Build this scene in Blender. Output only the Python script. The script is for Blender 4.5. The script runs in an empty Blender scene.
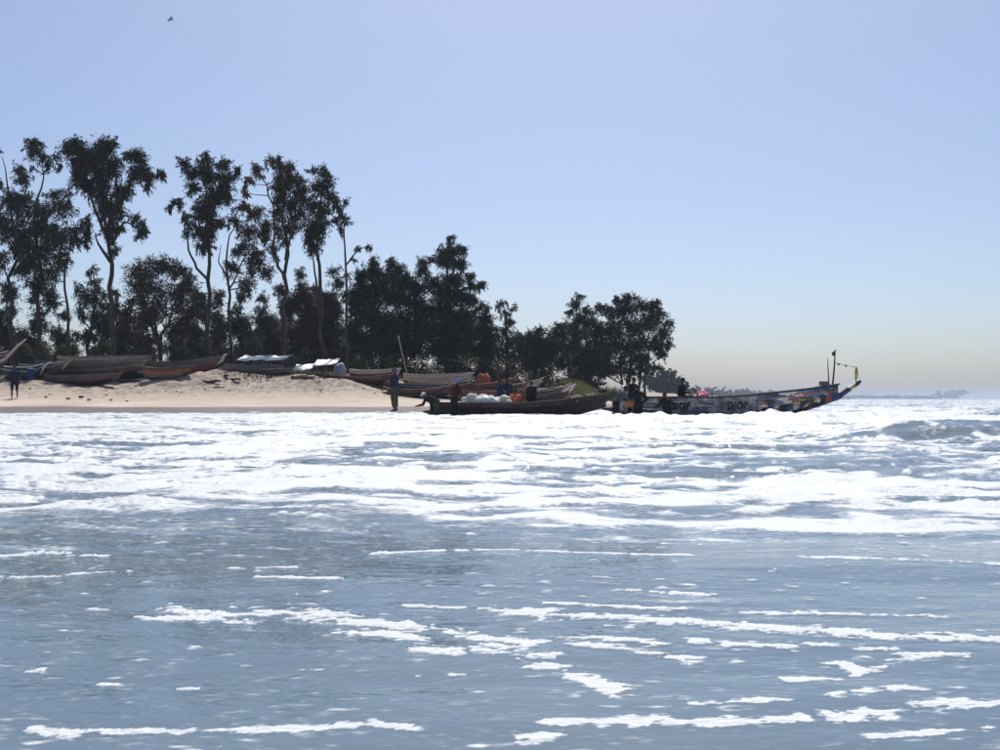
import bpy, bmesh, math, random
import numpy as np
from mathutils import Vector, Matrix

R = math.radians
random.seed(7)
RNG = np.random.default_rng(11)
scene = bpy.context.scene
COL = scene.collection

# ------------------------------------------------------------------ camera, sky, sun, exposure
CAM_H, HZ, FPX = 0.80, 399.0, 1000.0
cam_data = bpy.data.cameras.new('camera')
cam_data.sensor_width = 36.0
cam_data.lens = 36.0
cam_data.shift_y = (HZ - 375.0) / 1000.0
cam_data.clip_start = 0.05
cam_data.clip_end = 20000
cam = bpy.data.objects.new('camera', cam_data)
COL.objects.link(cam)
cam.location = (0, 0, CAM_H)
cam.rotation_euler = (R(90), 0, 0)
scene.camera = cam

SUN_EL, SUN_AZ = 57.0, 4.0        # degrees; azimuth clockwise from the view direction
world = bpy.data.worlds.new('World')
scene.world = world
world.use_nodes = True
wn = world.node_tree
wn.nodes.clear()
sky = wn.nodes.new('ShaderNodeTexSky')
sky.sky_type = 'NISHITA'
sky.sun_disc = False
sky.sun_elevation = R(SUN_EL)
sky.sun_rotation = R(SUN_AZ)
sky.altitude = 0
sky.air_density = 0.8
sky.dust_density = 1.85
sky.ozone_density = 3.6
bg = wn.nodes.new('ShaderNodeBackground')
bg.inputs['Strength'].default_value = 0.095
wo = wn.nodes.new('ShaderNodeOutputWorld')
wn.links.new(sky.outputs[0], bg.inputs[0])
wn.links.new(bg.outputs[0], wo.inputs[0])

sun_data = bpy.data.lights.new('sun', 'SUN')
sun_data.energy = 4.2
sun_data.angle = R(0.5)
sun_data.color = (1.0, 0.96, 0.90)
sun = bpy.data.objects.new('sun', sun_data)
COL.objects.link(sun)
sdir = Vector((math.sin(R(SUN_AZ)) * math.cos(R(SUN_EL)), math.cos(R(SUN_AZ)) * math.cos(R(SUN_EL)), math.sin(R(SUN_EL))))
sun.rotation_euler = sdir.to_track_quat('Z', 'Y').to_euler()
sun.location = (0, 0, 60)

scene.view_settings.view_transform = 'Standard'
scene.view_settings.look = 'None'
scene.view_settings.gamma = 1.0
scene.view_settings.use_curve_mapping = False
scene.view_settings.exposure = 0.38
scene.render.engine = 'CYCLES'
scene.cycles.use_denoising = True
scene.cycles.max_bounces = 6
scene.cycles.diffuse_bounces = 3
scene.cycles.glossy_bounces = 3
scene.cycles.volume_bounces = 1
scene.cycles.sample_clamp_indirect = 6.0
scene.cycles.caustics_reflective = False
scene.cycles.caustics_refractive = False

# ------------------------------------------------------------------ small tools
def P(px, py, d):
    return Vector(((px - 500.0) * d / FPX, d, CAM_H + (HZ - py) * d / FPX))

def smooth(a, b, x):
    t = np.clip((x - a) / (b - a), 0, 1)
    return t * t * (3 - 2 * t)

def noise2(x, y, seed=0):
    """gradient noise, about -1..1"""
    x = np.asarray(x, float); y = np.asarray(y, float)
    xi = np.floor(x).astype(np.int64); yi = np.floor(y).astype(np.int64)
    xf = x - xi; yf = y - yi
    u = xf * xf * xf * (xf * (xf * 6 - 15) + 10); v = yf * yf * yf * (yf * (yf * 6 - 15) + 10)
    def g(ix, iy, dx, dy):
        h = (ix * 374761393 + iy * 668265263 + seed * 1442695041) & 0xffffffff
        h = ((h ^ (h >> 13)) * 1274126177) & 0xffffffff
        h = h ^ (h >> 16)
        a = (h & 0xffff) * (2 * math.pi / 65536.0)
        return np.cos(a) * dx + np.sin(a) * dy
    n00 = g(xi, yi, xf, yf); n10 = g(xi + 1, yi, xf - 1, yf)
    n01 = g(xi, yi + 1, xf, yf - 1); n11 = g(xi + 1, yi + 1, xf - 1, yf - 1)
    a = n00 + u * (n10 - n00); b = n01 + u * (n11 - n01)
    return (a + v * (b - a)) * 1.5

def fbm(x, y, octv=4, seed=0, gain=0.5):
    s = 0; amp = 1; tot = 0
    for o in range(octv):
        s = s + amp * noise2(x * 2 ** o + 17.3 * o, y * 2 ** o - 9.1 * o, seed + o)
        tot += amp * amp; amp *= gain
    return s / math.sqrt(tot)

def mesh_np(name, V, F):
    V = np.ascontiguousarray(V, np.float32); F = np.ascontiguousarray(F, np.int32)
    me = bpy.data.meshes.new(name)
    me.vertices.add(len(V)); me.vertices.foreach_set('co', V.ravel())
    k = F.shape[1]
    me.loops.add(F.size); me.loops.foreach_set('vertex_index', F.ravel())
    me.polygons.add(len(F))
    me.polygons.foreach_set('loop_start', np.arange(0, F.size, k, dtype=np.int32))
    me.update(calc_edges=True)
    return me

class MB:
    def __init__(self): self.v = []; self.f = []
    def add(self, V, F):
        o = len(self.v)
        self.v += [tuple(p) for p in V]
        self.f += [tuple(i + o for i in f) for f in F]
    def box(self, c, s, rot=None):
        V = []
        for sx in (-1, 1):
            for sy in (-1, 1):
                for sz in (-1, 1):
                    p = Vector((sx * s[0] / 2, sy * s[1] / 2, sz * s[2] / 2))
                    if rot is not None: p = rot @ p
                    V.append(p + Vector(c))
        self.add(V, [(0, 1, 3, 2), (4, 6, 7, 5), (0, 4, 5, 1), (2, 3, 7, 6), (0, 2, 6, 4), (1, 5, 7, 3)])
    def tube(self, pts, rad, n=6, sy=1.0):
        pts = [Vector(p) for p in pts]
        m = len(pts); V = []
        up = Vector((0, 0, 1))
        t0 = (pts[1] - pts[0]).normalized()
        a = t0.cross(up)
        if a.length < 1e-3: a = Vector((1, 0, 0))
        a.normalize()
        for i, p in enumerate(pts):
            t = (pts[min(i + 1, m - 1)] - pts[max(i - 1, 0)]).normalized()
            a = (a - t * a.dot(t))
            if a.length < 1e-4: a = t.orthogonal()
            a.normalize(); b = t.cross(a)
            r = rad[i] if hasattr(rad, '__len__') else rad
            for k in range(n):
                an = 2 * math.pi * k / n
                V.append(p + a * (math.cos(an) * r) + b * (math.sin(an) * r * sy))
        F = []
        for i in range(m - 1):
            for k in range(n):
                k2 = (k + 1) % n
                F.append((i * n + k, i * n + k2, (i + 1) * n + k2, (i + 1) * n + k))
        F.append(tuple(range(n - 1, -1, -1)))
        F.append(tuple((m - 1) * n + k for k in range(n)))
        self.add(V, F)
    def ball(self, c, r, nu=8, nv=6, rot=None):
        if not hasattr(r, '__len__'): r = (r, r, r)
        V = []; c = Vector(c)
        def pt(x, y, z):
            p = Vector((x * r[0], y * r[1], z * r[2]))
            return c + (rot @ p if rot is not None else p)
        V.append(pt(0, 0, -1))
        for j in range(1, nv):
            ph = -math.pi / 2 + math.pi * j / nv
            for i in range(nu):
                an = 2 * math.pi * i / nu
                V.append(pt(math.cos(ph) * math.cos(an), math.cos(ph) * math.sin(an), math.sin(ph)))
        V.append(pt(0, 0, 1)); top = len(V) - 1
        F = []
        for i in range(nu):
            i2 = (i + 1) % nu
            F.append((0, 1 + i2, 1 + i))
            for j in range(nv - 2):
                F.append((1 + j * nu + i, 1 + j * nu + i2, 1 + (j + 1) * nu + i2, 1 + (j + 1) * nu + i))
            F.append((top, 1 + (nv - 2) * nu + i, 1 + (nv - 2) * nu + i2))
        self.add(V, F)
    def mesh(self, name):
        me = bpy.data.meshes.new(name)
        me.from_pydata(self.v, [], self.f); me.update()
        return me
    def build(self, name, mat, parent=None, smooth_=False):
        return link(name, self.mesh(name), mat, parent, smooth_)

def link(name, me, mat, parent=None, smooth_=False):
    o = bpy.data.objects.new(name, me); COL.objects.link(o)
    if mat is not None and not me.materials: me.materials.append(mat)
    if parent is not None: o.parent = parent
    if smooth_: me.polygons.foreach_set('use_smooth', [True] * len(me.polygons))
    return o

def tag(o, label=None, cat=None, group=None, kind=None):
    if label: o['label'] = label
    if cat: o['category'] = cat
    if group: o['group'] = group
    if kind: o['kind'] = kind
    return o

def empty(name, loc, rz=0):
    o = bpy.data.objects.new(name, None); COL.objects.link(o)
    o.location = loc; o.rotation_euler = (0, 0, rz); o.empty_display_size = 0.3
    return o

# ------------------------------------------------------------------ materials
def new_mat(name):
    m = bpy.data.materials.new(name); m.use_nodes = True
    nt = m.node_tree
    b = nt.nodes['Principled BSDF']
    return m, nt, b

def N(nt, typ, **kw):
    n = nt.nodes.new(typ)
    for k, v in kw.items(): setattr(n, k, v)
    return n

def ramp(nt, stops, interp='LINEAR'):
    n = nt.nodes.new('ShaderNodeValToRGB')
    cr = n.color_ramp; cr.interpolation = interp
    while len(cr.elements) < len(stops): cr.elements.new(0.5)
    for e, (p, c) in zip(cr.elements, stops):
        e.position = p; e.color = (c[0], c[1], c[2], 1)
    return n

def worn(name, c1, c2, scale=6.0, rough=0.75, stretch=(1, 1, 1), bump=0.15, thr=(0.38, 0.62), detail=5.0, spec=0.3):
    """weathered paint, wood or cloth: two colours mixed by stretched noise, fine bump"""
    m, nt, b = new_mat(name)
    tc = N(nt, 'ShaderNodeTexCoord')
    mp = N(nt, 'ShaderNodeMapping'); mp.inputs['Scale'].default_value = stretch
    nz = N(nt, 'ShaderNodeTexNoise'); nz.inputs['Scale'].default_value = scale; nz.inputs['Detail'].default_value = detail
    nz.inputs['Roughness'].default_value = 0.65
    rp = ramp(nt, [(thr[0], c1), (thr[1], c2)])
    nt.links.new(tc.outputs['Object'], mp.inputs[0]); nt.links.new(mp.outputs[0], nz.inputs['Vector'])
    nt.links.new(nz.outputs['Fac'], rp.inputs[0]); nt.links.new(rp.outputs[0], b.inputs['Base Color'])
    b.inputs['Roughness'].default_value = rough
    b.inputs['Specular IOR Level'].default_value = spec
    if bump:
        bp = N(nt, 'ShaderNodeBump'); bp.inputs['Strength'].default_value = bump; bp.inputs['Distance'].default_value = 0.03
        nt.links.new(nz.outputs['Fac'], bp.inputs['Height']); nt.links.new(bp.outputs[0], b.inputs['Normal'])
    return m

def leafmat(name, c1, c2, scale=0.9, transl=0.06):
    m, nt, b = new_mat(name)
    tc = N(nt, 'ShaderNodeNewGeometry')
    nz = N(nt, 'ShaderNodeTexNoise'); nz.inputs['Scale'].default_value = scale; nz.inputs['Detail'].default_value = 4
    rp = ramp(nt, [(0.35, c1), (0.65, c2)])
    nt.links.new(tc.outputs['Position'], nz.inputs['Vector'])
    nt.links.new(nz.outputs['Fac'], rp.inputs[0]); nt.links.new(rp.outputs[0], b.inputs['Base Color'])
    b.inputs['Roughness'].default_value = 0.85; b.inputs['Specular IOR Level'].default_value = 0.12
    tr = N(nt, 'ShaderNodeBsdfTranslucent'); nt.links.new(rp.outputs[0], tr.inputs[0])
    mx = N(nt, 'ShaderNodeMixShader'); mx.inputs[0].default_value = transl
    out = nt.nodes['Material Output']
    nt.links.new(b.outputs[0], mx.inputs[1]); nt.links.new(tr.outputs[0], mx.inputs[2]); nt.links.new(mx.outputs[0], out.inputs[0])
    return m

M = {}
M['bark'] = worn('bark', (0.035, 0.028, 0.026), (0.085, 0.066, 0.058), 5, 0.9, (1, 1, 0.25), 0.3, spec=0.1)
M['needle'] = leafmat('casuarina_foliage', (0.022, 0.026, 0.016), (0.055, 0.052, 0.030))
M['needle_brown'] = leafmat('brownish_foliage', (0.034, 0.026, 0.018), (0.085, 0.056, 0.036))
M['needle_dark'] = leafmat('dense_dark_foliage', (0.016, 0.022, 0.015), (0.040, 0.044, 0.026))
M['green'] = leafmat('broadleaf_green', (0.030, 0.040, 0.018), (0.070, 0.082, 0.034), 1.4, 0.3)
M['drygrass'] = leafmat('dune_grass', (0.13, 0.13, 0.055), (0.28, 0.25, 0.12), 2.5, 0.25)
M['far_leaf'] = leafmat('far_foliage', (0.035, 0.042, 0.025), (0.07, 0.075, 0.045), 0.05)

def sand_material():
    m, nt, b = new_mat('sand')
    at = N(nt, 'ShaderNodeAttribute', attribute_name='shore')
    geo = N(nt, 'ShaderNodeNewGeometry')
    nz = N(nt, 'ShaderNodeTexNoise'); nz.inputs['Scale'].default_value = 0.35; nz.inputs['Detail'].default_value = 6
    nz2 = N(nt, 'ShaderNodeTexNoise'); nz2.inputs['Scale'].default_value = 2.6; nz2.inputs['Detail'].default_value = 7; nz2.inputs['Roughness'].default_value = 0.7
    for q in (nz, nz2): nt.links.new(geo.outputs['Position'], q.inputs['Vector'])
    # dry sand colour
    dry = ramp(nt, [(0.3, (0.375, 0.305, 0.245)), (0.7, (0.495, 0.41, 0.335))])
    nt.links.new(nz.outputs['Fac'], dry.inputs[0])
    # grey trampled, littered sand
    lit = ramp(nt, [(0.40, (0.10, 0.082, 0.066)), (0.60, (0.37, 0.30, 0.24))])
    nt.links.new(nz2.outputs['Fac'], lit.inputs[0])
    zone = N(nt, 'ShaderNodeMapRange'); zone.inputs[1].default_value = 8.5; zone.inputs[2].default_value = 13.5
    wob = N(nt, 'ShaderNodeMath', operation='MULTIPLY_ADD'); wob.inputs[1].default_value = 7.0
    nt.links.new(nz.outputs['Fac'], wob.inputs[0]); nt.links.new(at.outputs['Fac'], wob.inputs[2])
    sub = N(nt, 'ShaderNodeMath', operation='SUBTRACT'); sub.inputs[1].default_value = 3.5
    nt.links.new(wob.outputs[0], sub.inputs[0]); nt.links.new(sub.outputs[0], zone.inputs[0])
    zm = N(nt, 'ShaderNodeMath', operation='MULTIPLY'); zm.inputs[1].default_value = 0.75
    nt.links.new(zone.outputs[0], zm.inputs[0])
    mx1 = N(nt, 'ShaderNodeMix', data_type='RGBA')
    nt.links.new(zm.outputs[0], mx1.inputs['Factor']); nt.links.new(dry.outputs[0], mx1.inputs['A']); nt.links.new(lit.outputs[0], mx1.inputs['B'])
    # leaf litter under the trees
    und = N(nt, 'ShaderNodeMapRange'); und.inputs[1].default_value = 24; und.inputs[2].default_value = 32
    nt.links.new(sub.outputs[0], und.inputs[0])
    mx2 = N(nt, 'ShaderNodeMix', data_type='RGBA'); mx2.inputs['B'].default_value = (0.075, 0.06, 0.04, 1)
    nt.links.new(und.outputs[0], mx2.inputs['Factor']); nt.links.new(mx1.outputs['Result'], mx2.inputs['A'])
    # wet strip at the waterline
    wet = N(nt, 'ShaderNodeMapRange'); wet.inputs[1].default_value = 6.8; wet.inputs[2].default_value = 5.2
    wadd = N(nt, 'ShaderNodeMath', operation='MULTIPLY_ADD'); wadd.inputs[1].default_value = 1.6
    nt.links.new(nz.outputs['Fac'], wadd.inputs[0]); nt.links.new(at.outputs['Fac'], wadd.inputs[2]); nt.links.new(wadd.outputs[0], wet.inputs[0])
    mx3 = N(nt, 'ShaderNodeMix', data_type='RGBA'); mx3.inputs['B'].default_value = (0.125, 0.10, 0.085, 1)
    nt.links.new(wet.outputs[0], mx3.inputs['Factor']); nt.links.new(mx2.outputs['Result'], mx3.inputs['A'])
    nt.links.new(mx3.outputs['Result'], b.inputs['Base Color'])
    ro = N(nt, 'ShaderNodeMapRange'); ro.inputs[3].default_value = 0.92; ro.inputs[4].default_value = 0.35
    nt.links.new(wet.outputs[0], ro.inputs[0]); nt.links.new(ro.outputs[0], b.inputs['Roughness'])
    bp = N(nt, 'ShaderNodeBump'); bp.inputs['Strength'].default_value = 0.5; bp.inputs['Distance'].default_value = 0.12
    inv = N(nt, 'ShaderNodeMath', operation='SUBTRACT'); inv.inputs[0].default_value = 1.0
    nt.links.new(wet.outputs[0], inv.inputs[1]); nt.links.new(inv.outputs[0], bp.inputs['Strength'])
    nt.links.new(nz2.outputs['Fac'], bp.inputs['Height']); nt.links.new(bp.outputs[0], b.inputs['Normal'])
    return m

def sea_material():
    m, nt, b = new_mat('sea_water')
    out = nt.nodes['Material Output']
    geo = N(nt, 'ShaderNodeNewGeometry')
    at = N(nt, 'ShaderNodeAttribute', attribute_name='foam')
    rip = N(nt, 'ShaderNodeAttribute', attribute_name='ripple')
    # --- water
    mp = N(nt, 'ShaderNodeMapping'); mp.inputs['Scale'].default_value = (0.45, 1.0, 1.0)
    nt.links.new(geo.outputs['Position'], mp.inputs[0])
    r1 = N(nt, 'ShaderNodeTexNoise'); r1.inputs['Scale'].default_value = 7.0; r1.inputs['Detail'].default_value = 3.0
    r2 = N(nt, 'ShaderNodeTexNoise'); r2.inputs['Scale'].default_value = 34.0; r2.inputs['Detail'].default_value = 2.0
    for q in (r1, r2): nt.links.new(mp.outputs[0], q.inputs['Vector'])
    b1 = N(nt, 'ShaderNodeBump'); b1.inputs['Distance'].default_value = 0.05
    b2 = N(nt, 'ShaderNodeBump'); b2.inputs['Distance'].default_value = 0.014
    b1.inputs['Strength'].default_value = 0.55; b2.inputs['Strength'].default_value = 0.5
    nt.links.new(rip.outputs['Fac'], b1.inputs['Strength']); nt.links.new(rip.outputs['Fac'], b2.inputs['Strength'])
    nt.links.new(r1.outputs['Fac'], b1.inputs['Height']); nt.links.new(r2.outputs['Fac'], b2.inputs['Height'])
    nt.links.new(b1.outputs[0], b2.inputs['Normal'])
    b.inputs['Roughness'].default_value = 0.07
    b.inputs['IOR'].default_value = 1.333
    nt.links.new(b2.outputs[0], b.inputs['Normal'])
    silt = N(nt, 'ShaderNodeTexNoise'); silt.inputs['Scale'].default_value = 0.6; silt.inputs['Detail'].default_value = 4
    nt.links.new(geo.outputs['Position'], silt.inputs['Vector'])
    sc_ = ramp(nt, [(0.3, (0.092, 0.136, 0.182)), (0.7, (0.125, 0.168, 0.200))])
    nt.links.new(silt.outputs['Fac'], sc_.inputs[0]); nt.links.new(sc_.outputs[0], b.inputs['Base Color'])
    # --- foam
    fo = N(nt, 'ShaderNodeBsdfPrincipled')
    fo.inputs['Base Color'].default_value = (0.62, 0.64, 0.66, 1); fo.inputs['Roughness'].default_value = 0.28
    f1 = N(nt, 'ShaderNodeTexNoise'); f1.inputs['Scale'].default_value = 12.0; f1.inputs['Detail'].default_value = 7.0; f1.inputs['Roughness'].default_value = 0.75
    f2 = N(nt, 'ShaderNodeTexVoronoi'); f2.inputs['Scale'].default_value = 42.0; f2.inputs['Randomness'].default_value = 1.0
    for q in (f1, f2): nt.links.new(mp.outputs[0], q.inputs['Vector'])
    bf = N(nt, 'ShaderNodeBump'); bf.inputs['Strength'].default_value = 0.8; bf.inputs['Distance'].default_value = 0.03
    hs = N(nt, 'ShaderNodeMath', operation='MULTIPLY_ADD'); hs.inputs[1].default_value = 0.35
    nt.links.new(f2.outputs['Distance'], hs.inputs[0]); nt.links.new(f1.outputs['Fac'], hs.inputs[2])
    nt.links.new(hs.outputs[0], bf.inputs['Height']); nt.links.new(bf.outputs[0], fo.inputs['Normal'])
    # --- mask: vertex field with a fine ragged edge; thin film and thick foam
    a1 = N(nt, 'ShaderNodeMath', operation='SUBTRACT'); a1.inputs[1].default_value = 0.5
    nt.links.new(f1.outputs['Fac'], a1.inputs[0])
    a2 = N(nt, 'ShaderNodeMath', operation='MULTIPLY_ADD'); a2.inputs[1].default_value = 1.9
    nt.links.new(a1.outputs[0], a2.inputs[0])
    a3 = N(nt, 'ShaderNodeMath', operation='MULTIPLY_ADD'); a3.inputs[1].default_value = -0.55
    a4 = N(nt, 'ShaderNodeMath', operation='ADD'); a4.inputs[1].default_value = 0.22
    nt.links.new(f2.outputs['Distance'], a3.inputs[0]); nt.links.new(at.outputs['Fac'], a4.inputs[0]); nt.links.new(a4.outputs[0], a3.inputs[2])
    nt.links.new(a3.outputs[0], a2.inputs[2])
    film = N(nt, 'ShaderNodeMapRange', interpolation_type='SMOOTHSTEP'); film.inputs[1].default_value = 0.02; film.inputs[2].default_value = 0.62; film.inputs[4].default_value = 0.46
    thick = N(nt, 'ShaderNodeMapRange', interpolation_type='SMOOTHSTEP'); thick.inputs[1].default_value = 0.44; thick.inputs[2].default_value = 0.82; thick.inputs[4].default_value = 0.54
    nt.links.new(a2.outputs[0], film.inputs[0]); nt.links.new(a2.outputs[0], thick.inputs[0])
    mr = N(nt, 'ShaderNodeMath', operation='ADD')
    nt.links.new(film.outputs[0], mr.inputs[0]); nt.links.new(thick.outputs[0], mr.inputs[1])
    mx = N(nt, 'ShaderNodeMixShader')
    nt.links.new(mr.outputs[0], mx.inputs[0]); nt.links.new(b.outputs[0], mx.inputs[1]); nt.links.new(fo.outputs[0], mx.inputs[2])
    nt.links.new(mx.outputs[0], out.inputs[0])
    return m

# ------------------------------------------------------------------ land and sea
SHORE = np.array([(-8000, 40), (-300, 41), (-60, 43), (-22, 44), (-6, 45), (2, 49), (9, 62), (20, 100), (45, 190), (95, 370),
                  (240, 900), (470, 1600), (860, 2500), (1180, 2900), (1400, 3000), (1440, 3080), (1380, 6600)], float)
POLY = np.vstack([SHORE, [(-8000, 6600)]])

def shore_dist(x, y):
    """signed distance to the waterline, positive inland"""
    x = np.asarray(x, float); y = np.asarray(y, float)
    best = np.full(x.shape, 1e18)
    for (ax, ay), (bx, by) in zip(SHORE[:-1], SHORE[1:]):
        dx, dy = bx - ax, by - ay
        t = np.clip(((x - ax) * dx + (y - ay) * dy) / (dx * dx + dy * dy), 0, 1)
        best = np.minimum(best, (x - ax - t * dx) ** 2 + (y - ay - t * dy) ** 2)
    inside = np.zeros(x.shape, bool)
    n = len(POLY)
    for i in range(n):
        ax, ay = POLY[i]; bx, by = POLY[(i + 1) % n]
        if ay == by: continue
        c = ((ay > y) != (by > y)) & (x < (bx - ax) * (y - ay) / (by - ay) + ax)
        inside ^= c
    d = np.sqrt(best)
    return np.where(inside, d, -d)

PS = [-400, -60, -12, 0, 4, 9, 13.5, 17, 20, 30, 60, 400]
PZ = [-3.0, -1.6, -0.42, 0.10, 0.36, 0.78, 1.35, 2.0, 2.25, 2.45, 2.6, 4.0]
def ground_z(x, y):
    x = np.asarray(x, float); y = np.asarray(y, float)
    s = shore_dist(x, y)
    w = 1.6 * noise2(x / 14.0, y / 14.0, 5)
    z = np.interp(s + w * smooth(3, 10, s), PS, PZ)
    amp = smooth(6, 14, s)
    z = z + amp * (0.16 * fbm(x / 3.1, y / 3.1, 3, 21) + 0.10 * fbm(x / 0.9, y / 0.9, 3, 31))
    # heaps of sand in front of the drawn-up boats
    for (cx, cy, h, rx, ry) in MOUNDS:
        z = z + h * np.exp(-((x - cx) / rx) ** 2 - ((y - cy) / ry) ** 2) * (1 + 0.25 * noise2(x / 0.7, y / 0.7, 9))
    return z

def mnd(px, d, h, rx, ry): return ((px - 500) * d / 1000, d, h, rx, ry)
MOUNDS = [mnd(208, 60.5, 0.42, 1.9, 1.2), mnd(238, 61, 0.35, 2.2, 1.2), mnd(300, 60.5, 0.35, 1.3, 1.0), mnd(338, 60, 0.3, 1.2, 0.9),
          mnd(175, 59.5, 0.3, 1.6, 1.0), mnd(20, 58.5, 0.3, 2.2, 1.2), mnd(598, 92, 0.9, 4.5, 4), mnd(560, 84, 0.6, 3.5, 3)]

def gz(x, y): return float(ground_z(np.array([x]), np.array([y]))[0])

def axis(dense, lo, hi, step, grow=1.16):
    a = list(np.arange(dense[0], dense[1] + 1e-6, step))
    st = step; v = a[-1]
    while v < hi: st *= grow; v += st; a.append(min(v, hi))
    st = step; v = a[0]; pre = []
    while v > lo: st *= grow; v -= st; pre.append(max(v, lo))
    return np.array(pre[::-1] + a)

gx = axis((-42, 22), -8000, 8000, 0.32, 1.09)
gy = axis((40, 92), -250, 6550, 0.32, 1.07)
XX, YY = np.meshgrid(gx, gy)
ZZ = ground_z(XX.ravel(), YY.ravel())
nx, ny = len(gx), len(gy)
idx = np.arange(nx * ny).reshape(ny, nx)
F = np.stack([idx[:-1, :-1], idx[:-1, 1:], idx[1:, 1:], idx[1:, :-1]], -1).reshape(-1, 4)
me = mesh_np('beach', np.stack([XX.ravel(), YY.ravel(), ZZ], 1), F)
a = me.attributes.new('shore', 'FLOAT', 'POINT'); a.data.foreach_set('value', shore_dist(XX.ravel(), YY.ravel()).astype(np.float32))
beach = link('beach', me, sand_material(), None, True)
tag(beach, 'pale sand beach rising to the trees, wet at the waterline', kind='structure')

# ---- the sea
def strokes_field(x, y, strokes):
    best = np.full(x.shape, -9.0)
    for pts, w in strokes:
        W = []
        for (px, py) in pts:
            d = CAM_H * 1000 / (py - HZ); W.append(((px - 500) * d / 1000, d))
        for (ax, ay), (bx, by) in zip(W[:-1], W[1:]):
            dx, dy = bx - ax, by - ay
            t = np.clip(((x - ax) * dx + (y - ay) * dy) / (dx * dx + dy * dy + 1e-9), 0, 1)
            dist = np.hypot(x - ax - t * dx, y - ay - t * dy)
            best = np.maximum(best, 1 - dist / (w * 0.78))
    return best

STROKES = [
    ([(182, 616), (235, 618), (290, 617), (345, 622), (420, 630), (470, 640), (520, 645)], 0.075),
    ([(186, 622), (235, 621)], 0.09),
    ([(338, 634), (398, 640)], 0.06), ([(395, 652), (440, 656)], 0.05), ([(470, 655), (540, 661)], 0.06),
    ([(545, 671), (575, 678), (616, 692)], 0.06), ([(470, 648), (500, 652)], 0.03),
    ([(505, 613), (590, 617), (690, 623), (790, 632), (880, 640), (1000, 646), (1120, 650)], 0.07),
    ([(530, 638), (600, 641), (660, 648)], 0.04), ([(575, 648), (690, 662)], 0.05),
    ([(710, 645), (760, 650), (795, 652)], 0.045), ([(800, 646), (840, 650)], 0.03),
    ([(845, 668), (880, 676), (950, 664), (1000, 662)], 0.035), ([(790, 682), (850, 684), (880, 676)], 0.035), ([(870, 656), (910, 656)], 0.025),
    ([(920, 663), (985, 663)], 0.03), ([(835, 700), (930, 697)], 0.03), ([(560, 723), (620, 722), (700, 724), (790, 721)], 0.035),
    ([(830, 720), (880, 720), (930, 716), (1000, 716), (1100, 720)], 0.042), ([(690, 707), (780, 704)], 0.022), ([(515, 735), (560, 733)], 0.03),
    ([(40, 724), (110, 727), (190, 731), (290, 731), (360, 724), (420, 729)], 0.024), ([(45, 725), (95, 728)], 0.03),
    ([(145, 624), (172, 626)], 0.02), ([(25, 673), (38, 671)], 0.02), ([(95, 683), (112, 683)], 0.012), ([(280, 674), (305, 675)], 0.016),
    ([(175, 690), (188, 690)], 0.012), ([(0, 580), (65, 582)], 0.03), ([(80, 579), (130, 577)], 0.02), ([(250, 583), (330, 586)], 0.03),
    ([(400, 609), (560, 612)], 0.025), ([(620, 592), (700, 596)], 0.02), ([(800, 560), (880, 562), (1000, 570)], 0.03),
    ([(380, 554), (520, 552), (700, 556)], 0.03), ([(860, 742), (1000, 738)], 0.02), ([(225, 573), (300, 571)], 0.02),
    ([(560, 606), (690, 611)], 0.02), ([(745, 613), (960, 621)], 0.03), ([(610, 628), (640, 630)], 0.03), ([(440, 680), (455, 680)], 0.015),
    ([(385, 681), (400, 682)], 0.015), ([(0, 556), (50, 552), (110, 556)], 0.05),
]

def cdf(z): return 0.5 * (1 + np.tanh(0.8 * z * 1.9))

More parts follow.
